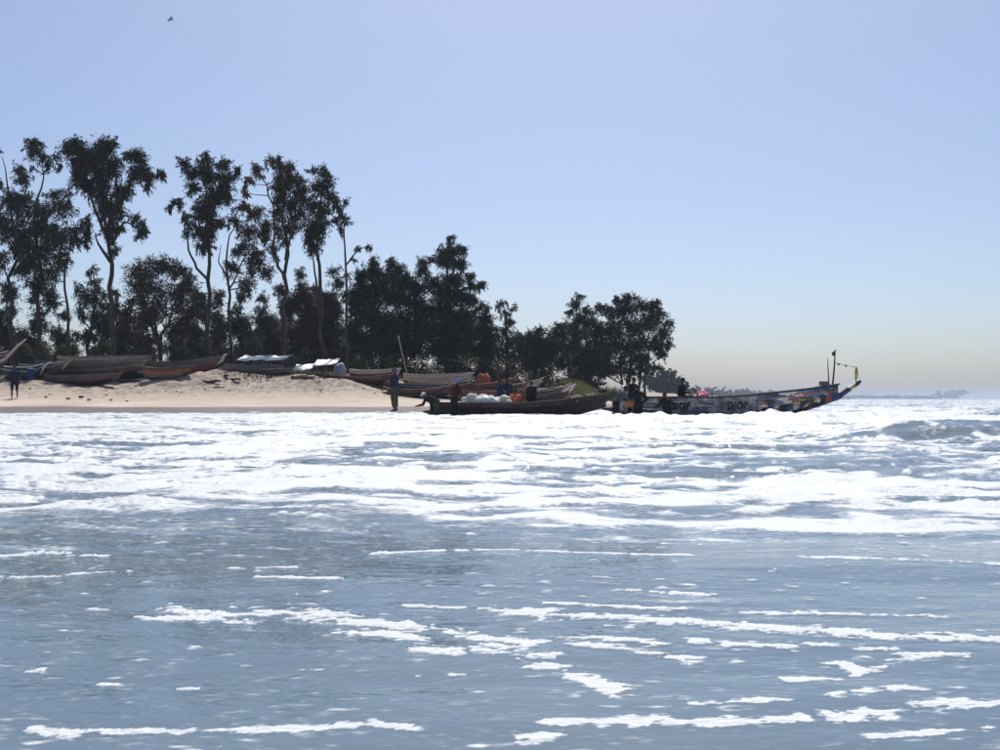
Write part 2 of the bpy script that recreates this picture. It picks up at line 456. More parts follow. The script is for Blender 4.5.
def sea_fields(x, y, s):
    r = np.hypot(x, y)
    # ---- height
    z = 0.10 * smooth(-26, -1, s)
    wx = x + 0.35 * y * 0.2
    calm = smooth(5.0, 9.0, y)
    z = z + (0.032 + 0.008 * calm) * fbm(x / 4.2, y / 1.3, 2, 41)
    z = z + (0.0055 + 0.018 * calm) * fbm(x / 1.15 + 0.1 * y, y / 0.42, 3, 43)
    rid = 1 - np.abs(fbm(x / 6.0, y / 2.6, 2, 47))
    z = z + 0.09 * calm * (rid - 0.6) + 0.055 * calm * (0.6 - np.abs(fbm(x / 2.2, y / 0.8, 3, 48)) * 2.0)
    farw = smooth(40, 90, y)
    z = z + farw * 0.16 * np.clip(fbm(x / 26, y / 9.0, 2, 49), -0.6, 2)
    # the humped wave on the right
    yc = 19.2 - 0.06 * (x - 7)
    u = (y - yc) / np.where(y < yc, 1.35, 2.2)
    along = smooth(5.2, 8.0, x) * (1 - 0.2 * smooth(9.0, 14, x) + 0.10 * np.sin(x * 0.9))
    hump = np.exp(-u * u) * along
    z = z + 0.34 * hump
    # a second one further out
    yc2 = 46 + 0.05 * (x - 20); u2 = (y - yc2) / 2.4
    hump2 = np.exp(-u2 * u2) * smooth(18.5, 22, x) * (0.7 + 0.3 * noise2(x / 5, 0 * x, 3))
    z = z + 0.42 * hump2
    # bore of white water running along the hull
    yb = 36.6 - 0.03 * (x - 8) + 0.5 * noise2(x / 3.0, 0 * x, 77)
    ub = (y - yb) / np.where(y < yb, 1.1, 0.8)
    bore = np.exp(-ub * ub) * smooth(2.2, 4.2, x) * (1 - 0.75 * smooth(13.5, 16, x))
    rag = 0.62 + 0.45 * noise2(x / 1.5, y / 2.4, 61) + 0.35 * noise2(x / 0.45, y / 0.9, 62)
    z = z + 0.31 * bore * np.clip(rag, 0.1, 2)
    # ---- foam
    wxx = x + 0.25 * noise2(x / 0.9, y / 0.9, 71); wyy = y + 0.25 * noise2(x / 0.9, y / 0.9, 72)
    nA = fbm(wxx / 2.5, wyy / 0.55, 4, 73, 0.6)
    nB = fbm(wxx / 5.5, wyy / 2.0, 3, 83, 0.55)
    nC = fbm(x / 22, y / 7.0, 3, 93, 0.55)
    az = x / np.maximum(y, 0.5)                       # which way the patch lies, only to tell the open side from the beach side
    openside = smooth(-0.05, 0.22, x / np.maximum(y, 4.0))
    ye = 6.6 - 1.0 * smooth(-0.5, 4.0, x) + 1.1 * fbm(x / 1.6, y / 0.7, 4, 97, 0.6)
    band = smooth(-0.5, 0.5, y - ye)
    cov = 0.71 - 0.04 * openside + 0.10 * smooth(13, 30, y) + 0.06 * np.exp(-((y - ye - 0.9) / 0.8) ** 2) - 0.26 * openside * np.exp(-((y - 14) / 7.0) ** 2)
    cov = cov + 0.10 * np.exp(-((y - 30) / 9) ** 2)
    cov = cov - 0.22 * smooth(48, 120, y)
    nF = fbm(wxx / 0.9, wyy / 0.17, 3, 88, 0.6)
    n = cdf(2.6 * (0.60 * nA + 0.45 * nF + 0.55 * nB * smooth(5, 10, y) + 0.5 * nC * smooth(15, 40, y)) / (1 + 0.3 * smooth(15, 40, y)))
    foam = 0.5 + (cov - n) * 1.5
    foam = foam * band + (1 - band) * (0.02 + 0.10 * nB - 0.25 * smooth(6, 3, y))
    # thin streaks in the darker foreground
    st = 1 - np.abs(fbm(wxx / 1.6, wyy / 0.22, 3, 103)) * 3.2
    mask = smooth(0.15, 0.9, fbm(x / 1.3, y / 0.8, 2, 107))
    foam = np.maximum(foam, (1 - band) * (0.68 * np.clip(st, 0, 1) * np.maximum(mask, 0.9 * smooth(4.6, 6.0, y) * smooth(-0.2, 0.5, fbm(x / 0.8, y / 0.5, 2, 108))) * smooth(2.0, 4.5, y)))
    near = y < 7.5
    sf = np.full(x.shape, -9.0)
    sf[near] = strokes_field(wxx[near] * 0.4 + x[near] * 0.6, wyy[near] * 0.25 + y[near] * 0.75 - 0.02, STROKES)
    edge = 0.8 * fbm(x / 0.26, y / 0.09, 4, 113, 0.7) + 0.55 * fbm(x / 0.06, y / 0.03, 3, 114, 0.7)
    foam = np.maximum(foam, np.clip(0.5 + 2.2 * (0.36 + 0.70 * sf + edge * 1.25 - 0.5), -1, 1.15) * smooth(-1.8, -0.3, sf))
    # small crumbs of foam
    cr = 1.5 * fbm(x / 0.13, y / 0.05, 2, 119) - 1.05 + 0.45 * smooth(0.1, 0.9, fbm(x / 0.9, y / 0.5, 2, 121))
    foam = np.maximum(foam, np.where(y < 6.5, 0.35 + 1.2 * cr, -1))
    fk = fbm(x / 0.035, y / 0.022, 2, 151) + 0.5 * fbm(x / 0.7, y / 0.35, 2, 153)
    foam = np.maximum(foam, np.where(y < 7.0, np.clip((fk - 0.98) * 3.0, -1, 0.9), -1))
    # smooth faces of the waves carry little foam, their crests do
    face = hump * np.exp(-((y - yc + 1.0) / 1.2) ** 2)
    foam = foam - 0.85 * smooth(0.15, 0.5, face) + 0.25 * hump * np.clip(nA, 0, 1)
    strk = smooth(0.25, 0.9, fbm(x / 0.55 + 0.5 * (y - yc), (y - yc) / 4.0, 3, 141, 0.6) * 1.6)
    foam = foam + 1.15 * strk * smooth(0.12, 0.5, face)
    tipx = np.exp(-((x - 7.4) / 0.9) ** 2) * np.exp(-((y - yc - 0.15) / 0.6) ** 2)
    foam = foam + 1.1 * tipx
    foam = foam - 0.9 * hump2 * (y < yc2)
    foam = foam + 1.2 * smooth(0.1, 0.4, bore)
    foam = np.where(s > -3.5, np.maximum(foam, 0.75 + 0.25 * nB), foam)
    foam = np.clip(foam, -0.5, 1.4)
    z = z + np.clip(foam, 0, 1) * 0.008 * smooth(2, 4, y) + np.clip(foam - 0.4, 0, 0.6) * calm * 0.05 * (0.5 + fbm(x / 0.5, y / 0.3, 2, 131))
    return z, foam

rows = [0.25]
while rows[-1] < 6450:
    r = rows[-1]
    if r < 2.0: dr = 0.08
    elif r < 11: dr = r * r / 760.0
    elif r < 70: dr = max(0.15, 0.15 * (r / 40) ** 1.2)
    else: dr = 0.012 * r
    rows.append(r + dr)
rows = np.array(rows)
azs = np.concatenate([np.linspace(-80, -31, 40, endpoint=False), np.linspace(-31, 31, 640), np.linspace(31, 80, 41)[1:]])
AZ, RR = np.meshgrid(np.radians(azs), rows)
SX = (RR * np.sin(AZ)).ravel(); SY = (RR * np.cos(AZ)).ravel()
SS = shore_dist(SX, SY)
SZ, FO = sea_fields(SX, SY, SS)
nc, nr = len(azs), len(rows)
# drop what would lie deep inside the land
gzv = np.interp(SS, PS, PZ)
idx = np.arange(nc * nr).reshape(nr, nc)
F = np.stack([idx[:-1, :-1], idx[:-1, 1:], idx[1:, 1:], idx[1:, :-1]], -1).reshape(-1, 4)
keep = (gzv[F] < 0.9).any(1) & ((SS[F] < 12).any(1))
F = F[keep]
used = np.unique(F); remap = np.full(nc * nr, -1); remap[used] = np.arange(len(used))
me = mesh_np('sea', np.stack([SX, SY, SZ], 1)[used], remap[F])
a = me.attributes.new('foam', 'FLOAT', 'POINT'); a.data.foreach_set('value', FO[used].astype(np.float32))
a = me.attributes.new('ripple', 'FLOAT', 'POINT'); a.data.foreach_set('value', (0.16 + 0.30 * smooth(5, 9, SY[used])).astype(np.float32))
sea = link('sea', me, sea_material(), None, True)
tag(sea, 'grey blue sea with broad white surf and floating foam patches', kind='structure')

# ------------------------------------------------------------------ trees
def leaves_np(centres, radii, counts, size, droop, rng):
    """leaf blades spread through clumps; each clump is itself broken into tufts"""
    Vs = []
    for c, r, n in zip(centres, radii, counts):
        if n < 4: n = 4
        nt_ = max(3, int(n / 26))
        u = rng.normal(size=(nt_, 3)); u /= np.linalg.norm(u, axis=1)[:, None]
        rad = rng.uniform(0.15, 1.08, nt_) ** 0.6
        tc = np.array(c) + u * rad[:, None] * np.array(r)
        k = rng.integers(0, nt_, n)
        tr = 0.15 * min(r[0], r[2]) + 0.07
        axs = u * 0.8 + np.array([0, 0, -0.5 * droop - 0.1]) + rng.normal(size=(nt_, 3)) * 0.5
        axs /= np.linalg.norm(axs, axis=1)[:, None]
        pos = tc[k] + np.clip(rng.normal(size=(n, 3)), -1.8, 1.8) * tr * 0.62 + axs[k] * (np.clip(rng.normal(size=(n, 1)), -1.5, 1.5) * tr * 1.8)
        out = pos - np.array(c); out /= (np.linalg.norm(out, axis=1)[:, None] + 1e-6)
        d = out * 0.3 + axs[k] * 0.8 + rng.normal(size=(n, 3)) * 0.5 + np.array([0, 0, -droop])
        d /= np.linalg.norm(d, axis=1)[:, None]
        side = np.cross(d, rng.normal(size=(n, 3))); side /= np.linalg.norm(side, axis=1)[:, None]
        L = rng.uniform(0.6, 1.3, n)[:, None] * size[0]; Wd = rng.uniform(0.6, 1.3, n)[:, None] * size[1] * 0.5
        a = pos - d * L * 0.5; b_ = pos + d * L * 0.5
        mid = pos + d * L * 0.05
        Vs.append(np.stack([a, mid + side * Wd, b_, mid - side * Wd], 1))
    V = np.concatenate(Vs).reshape(-1, 3)
    F = np.arange(len(V)).reshape(-1, 4)
    return V, F

def bend(p0, p1, k, rng, amp):
    out = []
    for i in range(k + 1):
        t = i / k
        p = p0.lerp(p1, t)
        if 0 < i < k: p = p + Vector(rng.normal(size=3)) * amp
        out.append(p)
    return out

def tree(name, label, group, d, trunks, clumps, mat='needle', r0=0.16, dens=2.5, size=(0.38, 0.062), droop=0.45, seed=1, depth=0.8, cat='tree'):
    rng = np.random.default_rng(seed)
    bx = (trunks[0][0][0] - 500) * d / 1000
    bz = gz(bx, d) - 0.05
    root = empty(name, (bx, d, bz))
    tag(root, label, cat, group)
    O = Vector((bx, d, bz))
    mb = MB(); nodes = []
    for ti, tr in enumerate(trunks):
        pts = [P(px, py, d) - O for px, py in tr]
        if ti == 0: pts[0].z = 0.0; pts[0].x = 0
        elif tr[0][1] > 366: pts[0].z = gz((tr[0][0] - 500) * d / 1000, d) - bz - 0.05
        fine = [pts[0]]
        for a, b_ in zip(pts[:-1], pts[1:]):
            seg = bend(a, b_, 3, rng, 0.03 * (b_ - a).length)
            fine += seg[1:]
        for q in range(len(fine)): fine[q].y += 0.25 * math.sin(q * 0.7 + seed)
        if ti == 0 or tr[0][1] > 366:
            fine[0].y = 0
        n = len(fine)
        rr0 = r0 * (1.0 if ti == 0 else 0.62)
        rad = [max(0.022, rr0 * (1 - 0.86 * (q / (n - 1)) ** 1.1)) for q in range(n)]
        if tr[0][1] > 366: rad[0] *= 1.35
        mb.tube(fine, rad, 7)
        nodes += [(p, r_) for p, r_ in zip(fine, rad)]
    cs, rs, ns = [], [], []
    for (px, py, rx, ry) in clumps:
        c = P(px, py, d) - O
        wr, hr = rx * d / 1000, ry * d / 1000
        yr = min(1.6, depth * max(wr, 0.6))
        c.y += float(rng.normal()) * 0.55 * yr
        # limb from the nearest trunk node that lies below the clump
        best = min(nodes, key=lambda nd: (nd[0] - c).length + (0.8 if nd[0].z > c.z - 0.1 else 0) * 1.0)
        if (best[0] - c).length > 0.15:
            q0 = best[0]; q1 = c + Vector((0, 0, 0.2 * hr))
            m_ = q0.lerp(q1, 0.55) + Vector((0, 0, -0.08 * (q1 - q0).length)) + Vector(rng.normal(size=3)) * 0.05
            rl = min(best[1] * 0.7, 0.02 + 0.016 * (q1 - q0).length + 0.012 * (wr + hr))
            mb.tube([q0, m_, q1], [rl, rl * 0.75, rl * 0.4], 5)
            # twigs
            for q in range(int(2 + (wr + hr) * 2)):
                v = Vector(rng.normal(size=3)); v.normalize()
                e = c + Vector((v.x * wr, v.y * yr, v.z * hr)) * 0.95
                mb.tube([m_.lerp(q1, rng.uniform(0.2, 1)), e], [rl * 0.35 + 0.006, 0.007], 4)
        cs.append((c.x, c.y, c.z)); rs.append((wr, yr, hr)); ns.append(int(1.0 * dens * math.pi * rx * ry * rng.uniform(0.8, 1.15)))
    mb.build('trunk', M['bark'], root, True)
    V, F = leaves_np(cs, rs, ns, size, droop, rng)
    link('crown', mesh_np('crown', V, F), M[mat], root)
    return root

G1 = 'tall casuarina trees behind the beach'
G2 = 'dense trees behind the boats'
G3 = 'undergrowth trees behind the tall trunks'
tree('casuarina_tree', 'casuarina tree cut by the left edge of the picture, ragged dark crown', G1, 70,
     [[(12, 375), (14, 300), (12, 230), (8, 190), (4, 158)], [(14, 260), (20, 215), (26, 184)]],
     [(2, 154, 4, 4), (20, 169, 6, 5), (27, 181, 7, 9), (2, 185, 5, 6), (10, 203, 13, 12), (24, 204, 12, 13), (4, 228, 9, 15), (14, 245, 11, 12), (3, 262, 7, 12), (22, 268, 8, 10), (10, 292, 10, 12)], seed=3)
tree('casuarina_tree', 'tall casuarina with small loose tuft on a bare stem, next to the left edge tree', G1, 71,
     [[(40, 375), (37, 310), (37, 250), (38, 205), (42, 180), (41, 158)], [(37, 255), (25, 235), (22, 222)], [(38, 230), (54, 205), (66, 195)]],
     [(32, 145, 9, 6), (38, 152, 11, 8), (44, 160, 6, 5), (54, 160, 6, 7), (59, 166, 3, 4), (31, 168, 4, 3), (48, 170, 3, 3), (52, 194, 9, 6), (67, 196, 4, 9), (60, 208, 12, 11),
      (42, 213, 14, 12), (36, 230, 15, 14), (20, 233, 13, 14), (54, 236, 12, 12), (44, 254, 13, 12), (26, 262, 11, 12), (52, 272, 10, 10), (36, 285, 12, 12), (50, 300, 9, 12)], seed=5)
tree('casuarina_tree', 'slim leaning casuarina with a low side crown, just left of the heart-shaped crown tree', G1, 69,
     [[(68, 375), (68, 320), (66, 275), (69, 245), (76, 230)]],
     [(84, 222, 6, 7), (87, 230, 6, 6), (72, 233, 11, 9), (79, 243, 9, 6), (62, 246, 8, 8), (88, 240, 3, 7), (66, 262, 5, 8), (58, 258, 6, 8)], r0=0.12, seed=7)
tree('casuarina_tree', 'tallest casuarina with a wide heart-shaped double crown and side branches', G1, 70,
     [[(114, 375), (113, 320), (111, 275), (108, 245), (106, 215), (108, 185), (107, 155)], [(110, 262), (100, 245), (94, 232)], [(107, 235), (97, 212), (90, 190), (80, 165)],
      [(107, 230), (120, 200), (132, 178), (142, 162)], [(110, 245), (126, 222), (140, 230)]],
     [(71, 150, 6, 8), (78, 150, 9, 9), (85, 158, 14, 12), (95, 163, 8, 12), (107, 153, 9, 12), (109, 146, 8, 7), (75, 167, 7, 9), (81, 180, 9, 9), (90, 190, 7, 9), (98, 178, 9, 10), (112, 169, 9, 11),
      (120, 162, 3, 2), (131, 157, 6, 5), (140, 160, 8, 8), (135, 177, 8, 9), (148, 182, 4, 12), (143, 172, 6, 7), (157, 176, 7, 4), (163, 174, 3, 5), (120, 194, 9, 10), (104, 206, 8, 10), (114, 213, 10, 11),
      (126, 190, 8, 7), (132, 219, 5, 4), (139, 229, 7, 7), (146, 234, 3, 3), (108, 232, 7, 9), (118, 232, 6, 6), (116, 252, 4, 8), (103, 190, 6, 8)], r0=0.21, seed=9, dens=4.0)
tree('casuarina_tree', 'tall casuarina with three bare lower stems and airy top, right of the round brownish tree', G1, 72,
     [[(208, 375), (208, 310), (209, 265), (208, 225), (206, 190), (204, 162)], [(209, 280), (196, 268), (188, 250), (186, 222), (179, 206)], [(208, 225), (216, 200), (224, 180)]],
     [(183, 163, 6, 6), (203, 159, 8, 5), (192, 174, 7, 8), (207, 173, 10, 12), (223, 165, 7, 6), (237, 172, 4, 5), (224, 183, 11, 13), (211, 199, 11, 12), (228, 197, 7, 9), (178, 205, 6, 5), (172, 208, 4, 3),
      (186, 218, 4, 8), (193, 226, 6, 5), (200, 212, 8, 10), (209, 218, 8, 12), (201, 235, 7, 8), (208, 233, 7, 10), (187, 235, 3, 4), (201, 248, 5, 6), (209, 248, 5, 8), (194, 190, 6, 8), (217, 222, 6, 7)], r0=0.19, seed=11, dens=3.6)
tree('casuarina_tree', 'casuarina with a drooping reddish brown side crown between two tall casuarinas', G1, 74,
     [[(229, 375), (228, 310), (227, 265), (229, 235), (240, 214)], [(228, 290), (240, 265), (252, 235)], [(228, 280), (218, 262), (222, 245)]],
     [(243, 208, 11, 6), (255, 214, 11, 8), (263, 226, 8, 11), (235, 222, 9, 7), (248, 232, 13, 9), (267, 238, 6, 9), (270, 247, 4, 6), (244, 247, 9, 7), (255, 254, 9, 10), (237, 254, 7, 7), (255, 266, 9, 10), (232, 270, 9, 10), (266, 273, 7, 9), (246, 285, 10, 9)],
     mat='needle_brown', r0=0.13, seed=13)
tree('casuarina_tree', 'tall casuarina whose thin bare limb reaches a tuft on its left side', G1, 71,
     [[(286, 375), (285, 320), (284, 275), (287, 245), (283, 215), (284, 185), (280, 166)], [(284, 280), (277, 260), (273, 246), (274, 215), (268, 186), (260, 176), (253, 170)], [(285, 260), (291, 236), (296, 210)]],
     [(269, 163, 6, 5), (279, 163, 7, 5), (290, 168, 8, 6), (281, 173, 9, 8), (292, 181, 12, 9), (285, 189, 11, 11), (301, 192, 10, 12), (281, 199, 8, 9), (292, 206, 11, 9), (279, 214, 6, 9), (297, 219, 10, 11),
      (277, 228, 5, 7), (288, 228, 8, 7), (283, 238, 6, 7), (255, 170, 6, 7), (248, 183, 6, 5), (245, 194, 4, 6), (261, 177, 3, 3), (275, 255, 4, 4)], mat='needle_brown', r0=0.18, seed=15)
tree('casuarina_tree', 'tall double-stemmed casuarina with a full tapering crown, left of the thin bare one', G1, 72,
     [[(324, 375), (322, 310), (319, 265), (318, 225), (321, 195), (323, 172)], [(322, 320), (316, 280), (311, 250), (310, 225)]],
     [(323, 172, 7, 6), (312, 172, 5, 5), (328, 183, 7, 8), (318, 188, 10, 9), (330, 199, 8, 9), (314, 206, 12, 11), (323, 215, 9, 9), (311, 224, 12, 11), (323, 228, 7, 9), (312, 237, 9, 9), (323, 238, 4, 6), (313, 247, 7, 7), (336, 207, 5, 8), (334, 221, 4, 6)], r0=0.17, seed=17)
tree('casuarina_tree', 'thin almost leafless casuarina with one side branch, last of the tall ones', G1, 72,
     [[(347, 375), (346, 310), (346, 262), (344, 238), (342, 215), (345, 202)], [(346, 265), (353, 255), (361, 249), (371, 245)]],
     [(346, 203, 3, 5), (340, 213, 4, 6), (345, 221, 4, 8), (342, 231, 3, 4), (358, 250, 4, 3), (368, 247, 5, 3), (352, 259, 3, 2), (346, 275, 3, 5), (344, 295, 4, 7)], r0=0.11, seed=19)
tree('round_tree', 'broad round brownish tree between the two leftmost groups of tall casuarinas', G2, 76,
     [[(160, 375), (158, 335), (156, 300)], [(159, 345), (172, 315), (180, 290)], [(159, 345), (146, 315), (138, 285)]],
     [(135, 276, 12, 11), (148, 268, 13, 9), (164, 266, 13, 9), (180, 271, 12, 10), (191, 284, 7, 12), (150, 288, 18, 13), (175, 293, 16, 14), (138, 298, 12, 12), (163, 312, 20, 13), (145, 322, 13, 9), (186, 312, 11, 13), (178, 332, 14, 10), (128, 312, 8, 12), (150, 340, 14, 9)],
     mat='needle_brown', r0=0.2, seed=21, droop=0.1)
tree('conifer_tree', 'small dark pointed tree under the heart-shaped casuarina', G2, 78,
     [[(91, 375), (91, 330), (92, 270)]], [(92, 272, 4, 6), (91, 284, 8, 7), (86, 296, 9, 9), (98, 299, 10, 10), (80, 312, 7, 10), (94, 318, 13, 11), (104, 326, 9, 11), (88, 338, 15, 9), (78, 288, 4, 5)], mat='needle_dark', seed=23)
tree('conifer_tree', 'dense dark conifer with a feathery top, right after the thin bare casuarina', G2, 78,
     [[(372, 375), (372, 330), (373, 265)]], [(374, 263, 5, 6), (372, 274, 11, 9), (361, 279, 6, 8), (360, 294, 9, 12), (378, 292, 14, 13), (368, 314, 17, 14), (382, 330, 16, 15), (366, 342, 17, 13), (352, 300, 5, 12), (355, 330, 8, 14)], mat='needle_dark', seed=25, dens=5.0, r0=0.2, droop=-0.1)
tree('conifer_tree', 'broad dense dark conifer with several pointed tips beside the tall mid tree', G2, 80,
     [[(404, 375), (402, 330), (400, 275)], [(403, 340), (416, 310), (418, 285)]], [(390, 266, 6, 7), (399, 270, 6, 6), (392, 280, 11, 9), (407, 281, 9, 9), (417, 288, 8, 8), (400, 298, 16, 12), (418, 304, 11, 12), (398, 322, 18, 14), (418, 328, 14, 15), (408, 346, 19, 12), (388, 346, 12, 11)], mat='needle_dark', seed=27, dens=5.0, r0=0.2, droop=-0.1)
tree('layered_tree', 'tall dark tree with layered branches rising above the boats at mid beach', G2, 79,
     [[(447, 375), (447, 320), (448, 280), (450, 244)], [(447, 300), (432, 280), (424, 264)], [(447, 305), (465, 288), (480, 286)]],
     [(450, 242, 5, 4), (449, 251, 12, 6), (462, 250, 6, 6), (443, 261, 14, 7), (423, 261, 6, 5), (424, 273, 8, 6), (460, 265, 9, 7), (470, 277, 6, 4), (474, 287, 9, 4), (481, 285, 5, 3), (453, 281, 17, 9), (432, 286, 9, 7), (446, 296, 15, 10), (462, 299, 12, 8), (472, 300, 7, 5),
      (446, 314, 18, 12), (466, 316, 10, 10), (436, 330, 16, 14), (458, 332, 16, 14), (446, 350, 22, 10), (430, 310, 8, 10)], mat='needle_dark', seed=29, dens=4.6, r0=0.22)
tree('bushy_tree', 'low bushy dark tree right of the layered tree', G2, 82,
     [[(486, 375), (485, 345), (484, 315)]], [(481, 309, 8, 6), (484, 320, 11, 8), (476, 334, 12, 11), (492, 334, 11, 11), (484, 350, 16, 12), (470, 350, 10, 10)], mat='needle_dark', seed=31, dens=4.6)
tree('feathery_tree', 'small feathery tree with an open flat top among low bushes', G2, 80,
     [[(508, 375), (507, 340), (505, 318), (503, 302)]], [(502, 304, 7, 3), (513, 309, 5, 4), (497, 308, 4, 3), (506, 315, 7, 4), (509, 323, 7, 5), (504, 331, 8, 5), (512, 342, 9, 8), (500, 348, 10, 8), (508, 358, 12, 8)], seed=33)
tree('round_bush', 'rounded bush with a grey green crown right of the feathery tree', G2, 86,
     [[(535, 378), (535, 355), (536, 340)]], [(540, 331, 8, 5), (530, 339, 9, 8), (543, 341, 9, 8), (522, 350, 9, 10), (536, 353, 14, 11), (548, 355, 9, 10), (530, 364, 14, 8), (519, 340, 7, 8), (552, 345, 8, 9)], seed=35, dens=5.0, cat='bush')
tree('round_bush', 'broad rounded bush in front of the tree with the pointed tuft', G2, 88,
     [[(568, 380), (568, 355), (568, 338)]], [(566, 327, 14, 6), (577, 334, 13, 8), (558, 336, 10, 9), (565, 347, 16, 11), (582, 350, 11, 12), (568, 362, 18, 9), (586, 364, 10, 8)], seed=37, dens=5.0, cat='bush')
tree('pointed_tree', 'slim tree with a pointed tuft on top, left of the big round tree', G2, 90,
     [[(589, 380), (587, 345), (582, 320), (578, 302)]], [(578, 298, 5, 4), (574, 305, 6, 5), (587, 311, 6, 6), (569, 313, 4, 4), (580, 319, 9, 7), (589, 325, 8, 8), (595, 340, 8, 10), (592, 356, 8, 9), (600, 331, 8, 9), (601, 349, 9, 10), (602, 366, 9, 8)], seed=39, dens=5.0)
tree('round_tree', 'big round-crowned tree at the right end of the wood, several trunks under it', G2, 88,
     [[(630, 381), (630, 350), (628, 320)], [(637, 380), (639, 350), (644, 325)], [(622, 380), (620, 350), (614, 330)], [(645, 380), (648, 355), (653, 340)]],
     [(618, 302, 6, 4), (630, 299, 8, 5), (602, 309, 7, 5), (611, 313, 9, 7), (626, 310, 13, 8), (641, 306, 9, 7), (654, 305, 8, 5), (659, 314, 8, 7), (667, 325, 6, 6), (650, 322, 12, 10), (632, 326, 16, 11), (614, 331, 12, 11), (663, 335, 7, 7), (668, 344, 4, 5),
      (654, 345, 10, 9), (640, 344, 12, 9), (624, 346, 13, 10), (661, 356, 6, 5), (608, 351, 10, 9), (646, 359, 7, 5), (606, 364, 9, 8), (622, 362, 8, 6), (614, 371, 10, 6), (628, 372, 8, 5), (641, 370, 9, 6), (654, 369, 7, 5), (635, 360, 9, 7), (603, 373, 9, 5)], seed=41, dens=5.0, r0=0.2, size=(0.32, 0.075), droop=0.1)
tree('distant_tree', 'hazy grey tree sloping down to the beach beyond the big round tree', G2, 260,
     [[(666, 392), (666, 375)]], [(663, 374, 7, 6), (671, 378, 7, 6), (660, 383, 9, 6), (677, 383, 6, 5), (684, 386, 5, 4), (672, 387, 11, 5), (655, 385, 10, 6), (664, 390, 12, 4), (680, 390, 9, 3), (691, 390, 4, 2), (650, 380, 8, 7)], mat='far_leaf', seed=43, dens=4.6, size=(0.9, 0.35), r0=0.4)
under = [(8, 88, 300, 'needle_dark'), (34, 92, 305, 'needle'), (60, 90, 318, 'needle_dark'), (118, 88, 296, 'needle_dark'), (140, 96, 320, 'needle'), (196, 90, 288, 'needle_dark'), (218, 94, 296, 'needle_brown'), (240, 88, 300, 'needle_dark'),
         (264, 92, 302, 'needle'), (282, 96, 290, 'needle_dark'), (302, 88, 276, 'needle_brown'), (318, 94, 290, 'needle_dark'), (334, 90, 274, 'needle_dark')]
place = ['behind the left edge tree', 'behind the tree with the loose tuft', 'behind the slim leaning casuarina', 'left of the round brownish tree', 'half hidden by the round brownish tree', 'behind the three-stemmed casuarina, left side',
         'behind the three-stemmed casuarina, right side', 'below the drooping reddish crown', 'right below the drooping reddish crown', 'left of the casuarina with the long limb', 'with a pointed top between two tall casuarinas', 'behind the double-stemmed casuarina', 'with a pointed top left of the thin bare casuarina']
for i, ((px, d, top, mt), pl) in enumerate(zip(under, place)):
    rr = np.random.default_rng(200 + i)
    cl = []; py = top
    while py < 372:
        w = 4 + min(16, (py - top) * 0.24)
        for _ in range(2 if w > 7 else 1):
            cl.append((px + rr.normal() * w * 0.55, py + rr.normal() * 2, 4 + w * 0.5 * rr.uniform(0.6, 1.1), 5 + w * 0.28))
        py += 8 + rr.uniform(0, 4)
    tree('undergrowth_tree', 'dark low tree ' + pl, G3, d, [[(px, 375), (px + rr.normal() * 2, 330), (px, top + 4)]], cl, mat=mt, r0=0.1, seed=300 + i, dens=4.0)
for i, (px, d, top, pl) in enumerate([(30, 84, 338, 'behind the dark boat at the left edge'), (66, 86, 340, 'behind the long weathered boat'), (100, 84, 344, 'under the small dark pointed tree'), (178, 86, 334, 'behind the red-hulled boat'), (205, 88, 338, 'at the foot of the three-stemmed casuarina'), (245, 86, 338, 'behind the white-roofed shelter'), (300, 86, 346, 'behind the blue tarpaulin'), (345, 88, 342, 'at the foot of the thin bare casuarina')]):
    rr = np.random.default_rng(500 + i)
    cl = [(px + rr.normal() * 7, rr.uniform(top + 3, 366), rr.uniform(5, 9), rr.uniform(4, 7)) for _ in range(9)]
    tree('green_bush', 'sunlit green bush ' + pl, 'green bushes under the trees', d, [[(px, 376), (px, top + 10)]], cl, mat='green', r0=0.05, seed=520 + i, dens=2.5, size=(0.22, 0.10), droop=0.0, cat='bush')

rgu = np.random.default_rng(900)
cs, rs, ns = [], [], []
for i in range(120):
    px = rgu.uniform(-30, 600); d = rgu.uniform(79, 96)
    x = (px - 500) * d / 1000; g = gz(x, d)
    h = rgu.uniform(0.9, 3.6) * (0.75 if px < 340 else 1.0)
    cs.append((x, d, g + h * 0.5)); rs.append((rgu.uniform(0.8, 1.6), 1.2, h * 0.55)); ns.append(int(260 * h))
V, F = leaves_np(cs, rs, ns, (0.32, 0.09), 0.1, rgu)
o = link('undergrowth', mesh_np('undergrowth', V, F), M['needle_dark'])
tag(o, 'dark scrubby undergrowth filling the wood behind the boats', 'undergrowth', kind='stuff')

# ------------------------------------------------------------------ far woods (read as one mass each)
def far_wood(name, label, spots, seed, size):
    rng = np.random.default_rng(seed)
    cs, rs, ns = [], [], []
    for (px, d, h, w) in spots:
        x = (px - 500) * d / 1000
        z = gz(x, d)
        for _ in range(2):
            hh = h * rng.uniform(0.75, 1.1)
            cs.append((x + rng.normal() * w * 0.35, d + rng.normal() * 14, z + hh * 0.5)); rs.append((w * rng.uniform(0.6, 1.1), w, hh * 0.52)); ns.append(130)
    V, F = leaves_np(cs, rs, ns, size, 0.1, rng)
    o = link(name, mesh_np(name, V, F), M['far_leaf'])
    tag(o, label, 'woodland', kind='stuff')
rw = np.random.default_rng(77)
far_wood('far_woodland', 'hazy low woodland along the far beach behind the painted boat',
         [(px, 900 + (px - 690) * 5 + rw.uniform(-40, 40), 8.5 * rw.uniform(0.75, 1.2), 8) for px in np.arange(688, 775, 2.6)]
         + [(px, 1450 + (px - 775) * 14, 9 * rw.uniform(0.6, 1.15), 10) for px in np.arange(775, 850, 2.8)], 78, (2.6, 1.5))
